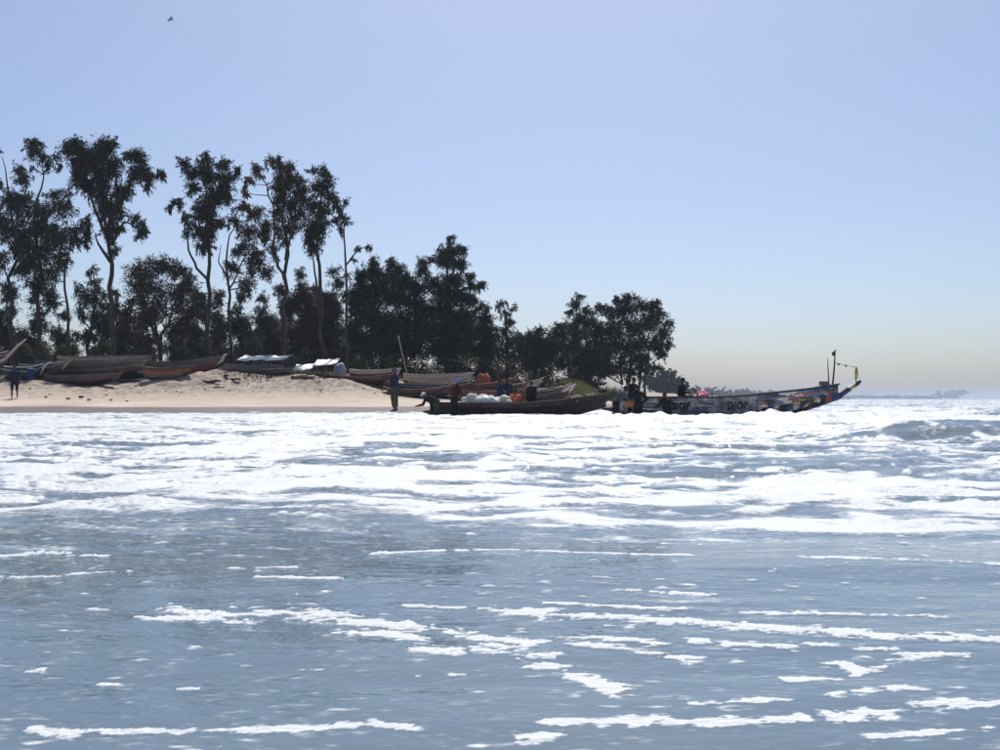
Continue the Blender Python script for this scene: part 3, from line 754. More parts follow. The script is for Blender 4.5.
far_wood('headland_woodland', 'faint woodland on the headland at the right horizon',
         [(px, 2900 + rw.uniform(-30, 120), 10 * rw.uniform(0.5, 1.1), 16) for px in np.arange(846, 936, 2.8)]
         + [(px, 3000 + rw.uniform(0, 80), 25 * rw.uniform(0.9, 1.08), 18) for px in np.arange(938, 962, 3.5)], 79, (6, 4))

# ------------------------------------------------------------------ pirogues
WOODS = {
    'grey_wood': worn('grey_weathered_wood', (0.11, 0.095, 0.085), (0.26, 0.23, 0.20), 3, 0.9, (0.5, 1, 6)),
    'brown_wood': worn('brown_weathered_wood', (0.075, 0.045, 0.035), (0.19, 0.125, 0.10), 3, 0.85, (0.5, 1, 6)),
    'rust_paint': worn('rust_red_paint', (0.13, 0.045, 0.032), (0.27, 0.11, 0.08), 3, 0.75, (0.5, 1, 5)),
    'red_paint': worn('faded_red_paint', (0.20, 0.03, 0.03), (0.34, 0.075, 0.06), 3, 0.7, (0.5, 1, 5)),
    'dark_paint': worn('tarred_black_paint', (0.010, 0.010, 0.013), (0.035, 0.032, 0.034), 3, 0.7, (0.5, 1, 5)),
    'navy_paint': worn('navy_blue_paint', (0.012, 0.016, 0.05), (0.04, 0.05, 0.10), 3, 0.7, (0.5, 1, 5)),
    'blue_paint': worn('faded_blue_paint', (0.05, 0.07, 0.11), (0.13, 0.16, 0.21), 3, 0.7, (0.5, 1, 5)),
    'cream_paint': worn('cream_paint', (0.42, 0.34, 0.27), (0.66, 0.58, 0.50), 3, 0.75, (0.5, 1, 5), thr=(0.3, 0.6)),
    'white_paint': worn('dirty_white_paint', (0.50, 0.48, 0.45), (0.76, 0.74, 0.71), 3, 0.7, (0.5, 1, 5), thr=(0.3, 0.55)),
    'orange_paint': worn('orange_paint', (0.30, 0.09, 0.03), (0.5, 0.18, 0.07), 3, 0.7, (0.5, 1, 5)),
    'green_paint': worn('green_paint', (0.03, 0.06, 0.035), (0.09, 0.13, 0.07), 3, 0.7, (0.5, 1, 5)),
    'hull_brown': worn('dark_brown_hull_wood', (0.026, 0.018, 0.017), (0.075, 0.05, 0.042), 3, 0.8, (0.5, 1, 6)),
    'pale_wood': worn('pale_bare_wood', (0.34, 0.27, 0.20), (0.55, 0.46, 0.36), 4, 0.85, (0.6, 1, 5)),
}
M.update(WOODS)

class Hull:
    def __init__(s, L, beam, depth, bow_rise, stern_rise, keel_bow, keel_stern, pw=2.2):
        s.L, s.beam, s.depth, s.br, s.sr, s.kb, s.ks, s.pw = L, beam, depth, bow_rise, stern_rise, keel_bow, keel_stern, pw
    def b(s, t): return s.beam / 2 * max(0.035, (max(0.0, 1 - abs(2 * t - 0.96) ** 2.5)) ** 0.8)
    def gun(s, t): return s.depth + s.br * max(0, (t - .45) / .55) ** s.pw + s.sr * max(0, (.4 - t) / .4) ** 2
    def keel(s, t): return s.kb * max(0, (t - .62) / .38) ** 1.7 + s.ks * max(0, (.25 - t) / .25) ** 1.8
    def pt(s, t, v, side, off=0.0):
        k, g = s.keel(t), s.gun(t)
        return Vector(((t - .5) * s.L, side * (s.b(t) * (0.10 + 0.90 * v ** 0.62) + off), k + (g - k) * v))

def pirogue(name, label, group, loc, rz, hull, mats, rail='dark_paint', thwarts=(0.2, 0.36, 0.52, 0.68, 0.82), thwart_mat='grey_wood', beak=0.6, beak_rise=0.25, stern_beak=0.35, roll=0.0, pitch=0.0, rub=True, beak_mat=None, K=22):
    root = empty(name, loc, rz)
    root.rotation_euler = (roll, pitch, rz)
    tag(root, label, 'boat', group)
    n = len(mats)
    for side in (-1, 1):
        for j, mt in enumerate(mats):
            v0, v1 = j / n, (j + 1) / n
            V = []; Fc = []
            for i in range(K + 1):
                t = i / K
                V += [hull.pt(t, v0, side, 0.020), hull.pt(t, v1 - 0.012, side, 0.004), hull.pt(t, v1 - 0.012, side, -0.028), hull.pt(t, v0, side, -0.028)]
            for i in range(K):
                for q in range(4):
                    a, b_ = i * 4 + q, i * 4 + (q + 1) % 4
                    f = (a, b_, b_ + 4, a + 4)
                    Fc.append(f if side > 0 else f[::-1])
            Fc.append((0, 3, 2, 1) if side > 0 else (0, 1, 2, 3))
            e = K * 4
            Fc.append((e, e + 1, e + 2, e + 3) if side > 0 else (e + 3, e + 2, e + 1, e))
            mb = MB(); mb.add(V, Fc); mb.build('plank', M[mt], root)
        mb = MB(); mb.tube([hull.pt(i / K, 1.0, side, 0.0) + Vector((0, 0, 0.02)) for i in range(K + 1)], 0.042, 6); mb.build('gunwale', M[rail], root, True)
        if rub:
            mb = MB(); mb.tube([hull.pt(i / K, 0.76, side, 0.025) for i in range(K + 1)], 0.024, 5); mb.build('rubbing_strip', M[rail], root, True)
    mb = MB(); mb.tube([hull.pt(i / K, 0.0, 1, 0.0) * 1.0 - Vector((0, hull.pt(i / K, 0, 1).y, 0)) for i in range(K + 1)], [max(0.05, hull.b(i / K) * 0.14) for i in range(K + 1)], 6, 0.8)
    mb.build('keel', M[mats[0]], root, True)
    for t in thwarts:
        p = hull.pt(t, 0.86, 1); w = p.y * 2
        mb = MB(); mb.box((p.x, 0, p.z), (0.2, w, 0.045)); mb.build('thwart', M[thwart_mat], root)
    bm = M[beak_mat or rail]
    if beak:
        k, g = hull.keel(1), hull.gun(1)
        mb = MB()
        mb.tube([((.5 - .10) * hull.L, 0, hull.keel(.90) + 0.10), (.5 * hull.L, 0, (k + g) / 2), (.5 * hull.L + beak * 0.55, 0, g + beak_rise * 0.45), (.5 * hull.L + beak, 0, g + beak_rise)], [0.10, 0.10, 0.075, 0.045], 6)
        mb.build('beak', bm, root, True)
    if stern_beak:
        k, g = hull.keel(0), hull.gun(0)
        mb = MB()
        mb.tube([(-.42 * hull.L, 0, hull.keel(.08) + 0.1), (-.5 * hull.L, 0, k + (g - k) * 0.35), (-.5 * hull.L - stern_beak, 0, k + (g - k) * 0.38)], [0.11, 0.12, 0.04], 6)
        mb.build('stern_beak', bm, root, True)
    return root

def between(px0, d0, px1, d1):
    a = Vector(((px0 - 500) * d0 / 1000, d0, 0)); b_ = Vector(((px1 - 500) * d1 / 1000, d1, 0))
    return (a + b_) / 2, math.atan2((b_ - a).y, (b_ - a).x), (b_ - a).length

# --- painted boat
def painted_hull_material(name, stops, scale):
    m, nt, b = new_mat(name)
    tc = N(nt, 'ShaderNodeTexCoord')
    sep = N(nt, 'ShaderNodeSeparateXYZ'); nt.links.new(tc.outputs['Object'], sep.inputs[0])
    mp = N(nt, 'ShaderNodeMapping'); mp.inputs['Scale'].default_value = scale; mp.inputs['Rotation'].default_value = (0, 0.35, 0)
    nt.links.new(tc.outputs['Object'], mp.inputs[0])
    vo = N(nt, 'ShaderNodeTexVoronoi'); vo.inputs['Scale'].default_value = 1.5; nt.links.new(mp.outputs[0], vo.inputs['Vector'])
    sc_ = N(nt, 'ShaderNodeSeparateColor'); nt.links.new(vo.outputs['Color'], sc_.inputs[0])
    pal = ramp(nt, stops, 'CONSTANT')
    nt.links.new(sc_.outputs['Red'], pal.inputs[0])
    nz = N(nt, 'ShaderNodeTexNoise'); nz.inputs['Scale'].default_value = 3.4; nz.inputs['Detail'].default_value = 6; nt.links.new(tc.outputs['Object'], nz.inputs['Vector'])
    mid = ramp(nt, [(0.36, (0.05, 0.058, 0.085)), (0.50, (0.14, 0.147, 0.175)), (0.64, (0.34, 0.335, 0.33))])
    nt.links.new(nz.outputs['Fac'], mid.inputs[0])
    mr = N(nt, 'ShaderNodeMapRange'); mr.inputs[1].default_value = 1.2; mr.inputs[2].default_value = 1.5; nt.links.new(sep.outputs['X'], mr.inputs[0])
    mx = N(nt, 'ShaderNodeMix', data_type='RGBA'); nt.links.new(mr.outputs[0], mx.inputs['Factor']); nt.links.new(mid.outputs[0], mx.inputs['A']); nt.links.new(pal.outputs[0], mx.inputs['B'])
    chip = N(nt, 'ShaderNodeTexNoise'); chip.inputs['Scale'].default_value = 7.0; chip.inputs['Detail'].default_value = 6; nt.links.new(tc.outputs['Object'], chip.inputs['Vector'])
    cr_ = N(nt, 'ShaderNodeMapRange'); cr_.inputs[1].default_value = 0.50; cr_.inputs[2].default_value = 0.64; cr_.inputs[4].default_value = 0.8; nt.links.new(chip.outputs['Fac'], cr_.inputs[0])
    mx2 = N(nt, 'ShaderNodeMix', data_type='RGBA'); mx2.inputs['B'].default_value = (0.05, 0.05, 0.06, 1)
    nt.links.new(cr_.outputs[0], mx2.inputs['Factor']); nt.links.new(mx.outputs['Result'], mx2.inputs['A'])
    nt.links.new(mx2.outputs['Result'], b.inputs['Base Color']); b.inputs['Roughness'].default_value = 0.6
    return m
BLU, LBL, RED, WHT, OCH, BLK, SAL = (0.03, 0.07, 0.20), (0.09, 0.18, 0.31), (0.38, 0.08, 0.06), (0.62, 0.60, 0.55), (0.48, 0.34, 0.10), (0.025, 0.025, 0.035), (0.34, 0.19, 0.14)
M['painted'] = painted_hull_material('painted_hull', [(0.0, SAL), (0.22, RED), (0.40, WHT), (0.52, SAL), (0.66, OCH), (0.78, LBL), (0.90, BLK)], (1.7, 0.4, 7.0))
M['painted_top'] = painted_hull_material('painted_top_strake', [(0.0, BLU), (0.38, LBL), (0.62, BLK), (0.74, SAL), (0.84, BLU), (0.95, WHT)], (1.2, 0.4, 5.0))
M['painted_low'] = painted_hull_material('painted_low_strake', [(0.0, BLK), (0.36, OCH), (0.48, BLK), (0.62, WHT), (0.76, RED), (0.86, BLU)], (3.6, 0.4, 2.5))
M['letter'] = worn('black_lettering_paint', (0.010, 0.010, 0.014), (0.09, 0.10, 0.12), 9, 0.6, bump=0, thr=(0.48, 0.72))

PD = 40.0
c, ang, L = between(612, PD + 0.6, 838, PD - 0.3)
ph = Hull(L, 1.55, 0.93, 0.48, 0.0, 0.98, 0.22, 1.35)
painted = pirogue('pirogue', 'long painted wooden boat with black lettering and a colourful upturned bow in the surf', None, (c.x, c.y, -0.08), ang, ph,
                  ['hull_brown', 'painted_low', 'painted_low', 'painted', 'painted', 'painted_top'], rail='dark_paint', thwarts=(0.12, 0.25, 0.38, 0.5, 0.63, 0.76, 0.87), beak=0, stern_beak=0.42, rub=False)
mb = MB()
mb.tube([(.34 * L, 0, ph.keel(.84) + 0.04), (.43 * L, 0, ph.keel(.93) + 0.02), (.5 * L, 0, ph.keel(1) - 0.02), (.5 * L + 0.42, 0, 1.28), (.5 * L + 0.82, 0, 1.53)], [0.08, 0.10, 0.12, 0.11, 0.07], 8)
mb.build('beak', M['painted_low'], painted, True)
mb = MB(); mb.box((.5 * L + 0.80, 0, 1.55), (0.16, 0.16, 0.10), Matrix.Rotation(-0.5, 3, 'Y')); mb.build('beak_cap', M['navy_paint'], painted)
mb = MB(); mb.tube([(.5 * L + 0.02, 0, 0.98), (.5 * L + 0.28, 0, 1.10), (.5 * L + 0.36, 0, 1.13)], [0.07, 0.06, 0.02], 6); mb.build('beak_fender', M['white_paint'], painted, True)
mb = MB(); mb.box((.455 * L, 0, ph.gun(.955) + 0.06), (0.9, 0.42, 0.05), Matrix.Rotation(-0.14, 3, 'Y')); mb.build('fore_deck', M['blue_paint'], painted)
mb = MB(); mb.box((.44 * L, 0, ph.gun(.94) + 0.16), (0.34, 0.3, 0.16)); mb.build('bow_post', M['brown_wood'], painted)
xb = lambda px: (px - 612) / 226 * L - L / 2
def stick(pts, r, name, mat, parent):
    mb = MB(); mb.tube(pts, r, 5); return mb.build(name, M[mat], parent, True)
stick([(xb(830), 0.12, 1.25), (xb(829.3), 0.12, 1.9), (xb(828.2), 0.1, 2.52)], [0.028, 0.024, 0.012], 'pole', 'hull_brown', painted)
mast = stick([(xb(832), -0.05, 1.25), (xb(834), -0.05, 2.1), (xb(835), -0.05, 2.84)], [0.04, 0.034, 0.022], 'pole', 'hull_brown', painted)
mb = MB(); mb.add([(xb(832.5), -0.02, 2.62), (xb(833.5), 0.03, 2.58), (xb(835), -0.05, 2.60), (xb(835), -0.05, 2.80), (xb(833.4), 0.04, 2.76), (xb(832.2), -0.01, 2.72)], [(0, 1, 4, 5), (1, 2, 3, 4)])
o = mb.build('flag', M['green_paint'], mast)
sm = o.modifiers.new('thickness', 'SOLIDIFY'); sm.thickness = 0.02
staff = stick([(xb(855.5), 0, 1.56), (xb(855.8), 0, 2.16)], 0.02, 'flagstaff', 'hull_brown', painted)
M['flagcloth'] = worn('olive_yellow_cloth', (0.32, 0.27, 0.10), (0.55, 0.48, 0.22), 9, 0.9, bump=0)
mb = MB()
mb.tube([(xb(855.9), 0.0, 2.14), (xb(856.2), 0.03, 1.98), (xb(856.0), -0.02, 1.84), (xb(855.6), 0.02, 1.70), (xb(855.8), 0, 1.64)], [0.03, 0.065, 0.075, 0.06, 0.02], 7, 0.6); mb.build('flag', M['flagcloth'], staff, True)
line = stick([(xb(835), -0.05, 2.32), (xb(840), -0.04, 2.27), (xb(846), -0.02, 2.21), (xb(851), 0, 2.17), (xb(855.8), 0, 2.15)], 0.009, 'pennant_line', 'dark_paint', painted)
for px, zz in ((838.5, 2.27), (845.5, 2.21)):
    mb = MB(); mb.add([(xb(px) - 0.06, -0.03, zz + 0.01), (xb(px) + 0.06, -0.01, zz), (xb(px), -0.05, zz - 0.08)], [(0, 1, 2)])
    o = mb.build('pennant', M['dark_paint'], line); sm = o.modifiers.new('thickness', 'SOLIDIFY'); sm.thickness = 0.012

def lettering(text, x0, size, v_low, hull, root):
    cu = bpy.data.curves.new('lettering', 'FONT'); cu.body = text; cu.size = size; cu.offset = 0.022; cu.space_character = 1.12; cu.resolution_u = 4
    to = bpy.data.objects.new('lettering', cu); COL.objects.link(to)
    dg = bpy.context.evaluated_depsgraph_get()
    me = bpy.data.meshes.new_from_object(to.evaluated_get(dg)); bpy.data.objects.remove(to)
    bmm = bmesh.new(); bmm.from_mesh(me)
    bmesh.ops.triangulate(bmm, faces=bmm.faces[:])
    for v in bmm.verts:
        x = x0 + v.co.x * 0.80; t = x / hull.L + .5
        k, g = hull.keel(t), hull.gun(t)
        vv = v_low + v.co.y / (g - k)
        v.co = hull.pt(t, vv, -1, 0.028)
    bmm.to_mesh(me); bmm.free()
    me.materials.clear()
    o = link('lettering', me, M['letter'], root)
    tag(o, 'black hand painted letters on the hull side')
lettering('DIOP', xb(669.5), 0.40, 0.50, ph, painted)
lettering('DIOP', xb(726.5), 0.40, 0.50, ph, painted)
mb = MB()
t = (627 - 612) / 226
V = [ph.pt(tt, vv, -1, 0.026) for tt in (0.055, 0.125) for vv in (0.58, 0.90)]
mb.add(V, [(0, 1, 3, 2)]); o = mb.build('painted_panel', M['orange_paint'], painted)
sm = o.modifiers.new('thickness', 'SOLIDIFY'); sm.thickness = 0.006

# --- dark loaded boat
BD = 43.0
c, ang, L1 = between(430, BD - 0.3, 606, BD + 0.6)
bh = Hull(L1, 1.5, 0.66, 0.42, 0.02, 0.55, 0.10, 1.8)
dark_boat = pirogue('pirogue', 'dark brown open boat loaded with pale nets, its bow behind the painted boat', None, (c.x, c.y, -0.06), ang, bh,
                    ['hull_brown', 'hull_brown', 'dark_paint', 'hull_brown'], rail='hull_brown', thwarts=(0.15, 0.3, 0.45, 0.58, 0.70, 0.81), thwart_mat='pale_wood', beak=0.3, beak_rise=0.10, stern_beak=0.3)
for px in (533, 554, 573.5):
    x = (px - 430) / 176 * L1 - L1 / 2; tt = x / L1 + .5
    for sd in (1,):
        p = bh.pt(tt, 0.98, sd, -0.06)
        mb = MB(); mb.tube([(p.x + 0.05, p.y - 0.02, p.z + 0.06), (p.x - 0.02, p.y - 0.05, p.z - 0.18)], 0.045, 5); mb.build('rib', M['pale_wood'], dark_boat)

# --- boats drawn up on the beach
GB = 'boats drawn up on the beach'
def beach_boat(label, px0, d0, px1, d1, depth, beam, bow, stern, mats, **kw):
    c, ang, L = between(px0, d0, px1, d1)
    h = Hull(L, beam, depth, bow, stern, bow * 0.8 + depth * 0.55, depth * 0.45, kw.pop('pw', 2.2))
    z = kw.pop('lift', 0.0) + gz(c.x, c.y) - 0.06
    return pirogue('pirogue', label, GB, (c.x, c.y, z), ang, h, mats, **kw), h
beach_boat('beached boat cut by the left edge, pale bow spar pointing up', -95, 62, 8, 60.5, 1.05, 1.6, 0.55, 0.2, ['brown_wood', 'cream_paint', 'brown_wood', 'rust_paint'], rail='cream_paint', beak=1.25, beak_rise=0.75, beak_mat='cream_paint', pw=2)
beach_boat('short black and navy boat with white rail beside the left edge boat', 4, 59.5, 43, 60.5, 0.95, 1.3, 0.25, 0.05, ['dark_paint', 'dark_paint', 'green_paint', 'navy_paint'], rail='white_paint', beak=0.5, beak_rise=0.12, stern_beak=0, thwarts=(0.3, 0.55, 0.75))
beach_boat('long weathered grey and red plank boat below the heart-shaped casuarina', 36, 63, 143, 61.5, 1.05, 1.8, 0.10, 0.15, ['dark_paint', 'rust_paint', 'brown_wood', 'grey_wood', 'brown_wood', 'grey_wood'], rail='grey_wood', beak=0.5, beak_rise=0.05)
beach_boat('low blue grey boat lying in front of the long weathered one', 45, 60, 118, 59.5, 0.62, 1.2, 0.12, 0.05, ['dark_paint', 'dark_paint', 'rust_paint', 'blue_paint'], rail='brown_wood', beak=0.3, beak_rise=0.05)
beach_boat('boat with a deep red hull and pale upper planks, white raised end', 138, 68, 222, 66.5, 1.10, 1.6, 0.42, 0.05, ['dark_paint', 'red_paint', 'red_paint', 'grey_wood', 'grey_wood'], rail='grey_wood', beak=0.35, beak_rise=0.12, beak_mat='white_paint')
beach_boat('small patched boat with blue and ochre paint in front of the red hull', 143, 60.5, 191, 60, 0.70, 1.2, 0.15, 0.15, ['hull_brown', 'grey_wood', 'orange_paint', 'brown_wood'], rail='brown_wood', beak=0.25, beak_rise=0.05)
beach_boat('upturned-looking low boat with cream rim and red side left of the cream one', 350, 67, 398, 66, 0.85, 1.4, 0.1, 0.1, ['brown_wood', 'brown_wood', 'rust_paint', 'cream_paint'], rail='cream_paint', beak=0.2, beak_rise=0.05)
beach_boat('weathered cream boat lying behind the standing man', 404, 68, 470, 67, 1.05, 1.5, 0.1, 0.1, ['brown_wood', 'brown_wood', 'cream_paint', 'cream_paint'], rail='pale_wood', beak=0.3, beak_rise=0.05)
beach_boat('faded blue boat lying behind the standing man', 396, 62.5, 468, 64.5, 0.75, 1.3, 0.30, 0.05, ['hull_brown', 'brown_wood', 'navy_paint', 'blue_paint'], rail='grey_wood', beak=0.5, beak_rise=0.2)
beach_boat('dark brown boat low on the sand behind the man in the blue cap', 404, 59.5, 470, 61, 0.65, 1.2, 0.30, 0.05, ['dark_paint', 'hull_brown', 'brown_wood', 'hull_brown'], rail='hull_brown', beak=0.5, beak_rise=0.25)
beach_boat('rust red boat with raised bow below the spiky plant', 428, 63.5, 512, 65, 0.9, 1.4, 0.45, 0.05, ['hull_brown', 'rust_paint', 'rust_paint', 'brown_wood'], rail='rust_paint', beak=0.6, beak_rise=0.3)
beach_boat('long rust brown boat right behind the net-laden boat', 452, 57.5, 536, 60.5, 0.70, 1.3, 0.42, 0.05, ['hull_brown', 'rust_paint', 'brown_wood', 'rust_paint'], rail='brown_wood', beak=0.5, beak_rise=0.25)
beach_boat('brown boat with a cream bow among the beached fleet', 478, 68, 538, 66, 0.95, 1.5, 0.35, 0.05, ['brown_wood', 'rust_paint', 'cream_paint', 'cream_paint'], rail='pale_wood', beak=0.4, beak_rise=0.15)
beach_boat('dark boat with slender bow reaching toward the dune grass', 486, 62, 562, 66, 0.70, 1.3, 0.40, 0.05, ['dark_paint', 'hull_brown', 'brown_wood', 'hull_brown'], rail='grey_wood', beak=0.9, beak_rise=0.2)
beach_boat('whitish boat end nearest the dune grass', 530, 74, 572, 72, 0.85, 1.4, 0.25, 0.05, ['brown_wood', 'brown_wood', 'white_paint', 'cream_paint'], rail='white_paint', beak=0.3, beak_rise=0.1)

beach_boat('pale grey plank boat standing higher behind the long weathered boat', 58, 67, 150, 66, 1.25, 1.6, 0.10, 0.1, ['hull_brown', 'brown_wood', 'grey_wood', 'pale_wood', 'grey_wood', 'pale_wood'], rail='grey_wood', beak=0.3, beak_rise=0.05)
beach_boat('low dark boat wedged between the long weathered boat and the patched boat', 112, 62.8, 176, 64, 0.7, 1.2, 0.2, 0.05, ['dark_paint', 'hull_brown', 'brown_wood', 'grey_wood'], rail='brown_wood', beak=0.4, beak_rise=0.1)
beach_boat('slender brown boat beside the navy one, end on the sand', 20, 62, 66, 61, 0.8, 1.2, 0.2, 0.1, ['hull_brown', 'rust_paint', 'brown_wood', 'grey_wood'], rail='pale_wood', beak=0.4, beak_rise=0.1)
beach_boat('narrow dark boat in front of the faded blue boat', 388, 57, 446, 58.5, 0.50, 1.0, 0.22, 0.05, ['dark_paint', 'hull_brown', 'hull_brown'], rail='brown_wood', beak=0.6, beak_rise=0.2)
beach_boat('low grey boat partly behind the rust red boat', 440, 67, 500, 69, 0.7, 1.3, 0.25, 0.05, ['hull_brown', 'grey_wood', 'grey_wood'], rail='pale_wood', beak=0.5, beak_rise=0.15)
beach_boat('low weathered boat right of the covered heap', 344, 63, 392, 62, 0.45, 1.1, 0.12, 0.05, ['hull_brown', 'brown_wood', 'grey_wood'], rail='brown_wood', beak=0.3, beak_rise=0.1)
beach_boat('brown boat with an orange stripe under the orange bundle', 462, 66, 522, 63.5, 0.65, 1.2, 0.35, 0.05, ['hull_brown', 'brown_wood', 'orange_paint', 'hull_brown'], rail='brown_wood', beak=0.7, beak_rise=0.25)
beach_boat('grey boat lying behind the sand heap in front of the plank shelter', 228, 62, 290, 62.5, 0.42, 1.1, 0.10, 0.05, ['dark_paint', 'grey_wood', 'brown_wood'], rail='grey_wood', beak=0.3, beak_rise=0.08)

# ------------------------------------------------------------------ shelter, tarpaulins, poles, debris
def sheet(name, corners, mat, parent=None, thick=0.025, nseg=8, sag=0.06, seed=1):
    """a draped sheet between four corners (a,b along the front, d,c along the back)"""
    rng = np.random.default_rng(seed)
    a, b_, c_, d_ = [Vector(q) for q in corners]
    V = []; Fc = []
    for j in range(5):
        for i in range(nseg + 1):
            u, v = i / nseg, j / 4
            p = a.lerp(b_, u).lerp(d_.lerp(c_, u), v)
            p.z += -sag * math.sin(math.pi * u) * 1.0 + float(rng.normal()) * 0.02
            V.append(p)
    for j in range(4):
        for i in range(nseg):
            q = j * (nseg + 1) + i
            Fc.append((q, q + 1, q + nseg + 2, q + nseg + 1))
    mb = MB(); mb.add(V, Fc); o = mb.build(name, M[mat], parent, True)
    s_ = o.modifiers.new('thickness', 'SOLIDIFY'); s_.thickness = thick
    return o
M['white_cloth'] = worn('white_tarpaulin', (0.66, 0.66, 0.66), (0.80, 0.80, 0.80), 2, 0.6, bump=0.1)
M['blue_cloth'] = worn('grey_blue_tarpaulin', (0.16, 0.17, 0.21), (0.30, 0.31, 0.36), 2, 0.6, bump=0.1)
sd = 64.0
sx0 = (226 - 500) * sd / 1000; sgz = gz(sx0 + 1.8, sd) - 0.05
sh = empty('shelter', (sx0 + 1.85, sd, sgz)); tag(sh, 'low grey plank shelter with bright white sheets for a roof', 'shelter')
rs_ = np.random.default_rng(9)
for i in range(11):
    mb = MB(); h = 0.75 + rs_.uniform(-0.06, 0.06)
    mb.box((-1.82 + i * 0.345, rs_.uniform(-0.02, 0.02), h / 2), (0.325, 0.035, h)); mb.build('board', M['grey_wood'], sh)
for i in range(4):
    mb = MB(); mb.tube([(-1.8 + i * 1.2, 0.06, 0), (-1.8 + i * 1.2, 0.06, 1.05)], 0.04, 6); mb.build('post', M['brown_wood'], sh)
    mb = MB(); mb.tube([(-1.8 + i * 1.2, 1.9, 0), (-1.8 + i * 1.2, 1.9, 1.45)], 0.04, 6); mb.build('post', M['brown_wood'], sh)
sheet('roof_sheet', [(-1.15, -0.15, 1.02), (0.55, -0.15, 1.05), (0.55, 1.95, 1.40), (-1.15, 1.95, 1.40)], 'white_cloth', sh, seed=2)
sheet('roof_sheet', [(0.62, -0.15, 1.00), (2.0, -0.15, 1.12), (2.0, 1.95, 1.44), (0.62, 1.95, 1.40)], 'white_cloth', sh, seed=3)
for lab, px0, px1, py, dd, mt, sdv in (('white tarpaulin strip slung low between trunks, right of the plank shelter', 292, 312, 362, 66, 'white_cloth', 4), ('white tarpaulin slung between trunks beside the grey blue cover', 313, 336, 357, 66, 'white_cloth', 5)):
    x0, x1 = (px0 - 500) * dd / 1000, (px1 - 500) * dd / 1000; z = CAM_H + (HZ - py) * dd / 1000
    g0 = gz((x0 + x1) / 2, dd)
    t_ = empty('tarpaulin', ((x0 + x1) / 2, dd, g0)); tag(t_, lab, 'tarpaulin', 'white tarpaulins under the trees')
    w = (x1 - x0) / 2; zz = z - g0
    sheet('cloth', [(-w, 0, zz - 0.55), (w, 0, zz - 0.42), (w, 1.6, zz), (-w, 1.6, zz - 0.08)], mt, t_, seed=sdv)
    for qx, qy, qz in ((-w, 0, zz - 0.55), (w, 0, zz - 0.42), (w, 1.6, zz), (-w, 1.6, zz - 0.08)):
        mb = MB(); mb.tube([(qx, qy, -0.1), (qx, qy, qz + 0.05)], 0.03, 5); mb.build('post', M['brown_wood'], t_)
def lump(mb, c, r, rng, n=7, spread=0.5):
    mb.ball(c, r, 10, 7)
    for _ in range(n):
        v = Vector(rng.normal(size=3)); v.normalize()
        k = rng.uniform(0.35, 0.6)
        mb.ball((c[0] + v.x * r[0] * spread * 1.2, c[1] + v.y * r[1] * spread * 1.2, c[2] + abs(v.z) * r[2] * spread), (r[0] * k, r[1] * k, r[2] * k * 1.1), 8, 6)
def remeshed(name, mb, mat, parent, voxel=0.02, smooth_it=2):
    me = mb.mesh(name); o = bpy.data.objects.new(name, me); COL.objects.link(o)
    m1 = o.modifiers.new('r', 'REMESH'); m1.mode = 'VOXEL'; m1.voxel_size = voxel; m1.use_smooth_shade = True
    if smooth_it:
        m2 = o.modifiers.new('s', 'SMOOTH'); m2.iterations = smooth_it; m2.factor = 0.5
    dg = bpy.context.evaluated_depsgraph_get()
    me2 = bpy.data.meshes.new_from_object(o.evaluated_get(dg)); me2.name = name
    bpy.data.objects.remove(o); bpy.data.meshes.remove(me)
    me2.materials.clear()
    return link(name, me2, mat, parent, True)
rl = np.random.default_rng(31)
x0 = (340 - 500) * 65 / 1000
mb = MB(); lump(mb, (0, 0, 0.35), (0.42, 0.6, 0.62), rl, 6)
o = remeshed('covered_heap', mb, M['blue_cloth'], None, 0.05, 5); o.location = (x0, 65, gz(x0, 65) - 0.02); tag(o, 'rounded grey blue covered heap beside the white tarpaulin', 'heap')

def on_ground(px, py, lo=44.5, hi=75):
    ds = np.linspace(lo, hi, 500); xs = (px - 500) * ds / 1000
    pys = HZ - (ground_z(xs, ds) - CAM_H) * 1000 / ds
    k = int(np.argmax(pys <= py)) if (pys <= py).any() else len(ds) - 1
    return Vector((xs[k], ds[k], gz(xs[k], ds[k])))

def log(label, px, py, length, r, ang, mat='hull_brown', group='logs and timber on the sand', name='driftwood_log', dz=0.0):
    p = on_ground(px, py)
    mb = MB(); n = 5
    rg = np.random.default_rng(int(px * 7 + py))
    pts = [(length * (i / n - .5), float(rg.normal()) * 0.03, float(rg.normal()) * 0.02) for i in range(n + 1)]
    mb.tube(pts, [r * (1 + 0.2 * float(rg.normal())) for _ in range(n + 1)], 7)
    o = mb.build(name, M[mat], None, False); o.location = p + Vector((0, 0, r * 0.55 + dz)); o.rotation_euler = (0, 0, ang)
    tag(o, label, 'log', group)
log('short thick black log on the sand right of the walking person', 33, 377, 0.75, 0.12, 0.1)
log('dark log below the long weathered boat, nearest the mast-like trunk', 128, 382, 1.4, 0.08, -0.25)
log('thin dark pole lying under the small patched boat', 167, 379, 1.35, 0.06, -0.05)
log('dark log at the foot of the sand heap', 210, 382, 1.4, 0.07, -0.3)
log('short stick right of the sand heap', 233, 380, 0.9, 0.05, -0.15)
log('thin stick low on the sand below the sand heap', 219, 388, 0.7, 0.035, -0.2)
log('short dark timber below the boat with the cream rim', 372, 383, 0.9, 0.08, 0.1)
for i in range(16):
    log('dark driftwood timber heaped under the boats left of the standing man', 346 + i * 3.4 + random.uniform(-2, 2), 376 + random.uniform(-3.5, 3.5), random.uniform(0.8, 1.9), random.uniform(0.05, 0.13), random.uniform(-0.7, 0.7), random.choice(['hull_brown', 'brown_wood', 'grey_wood']), 'driftwood heap left of the standing man', dz=random.uniform(0, 0.14))
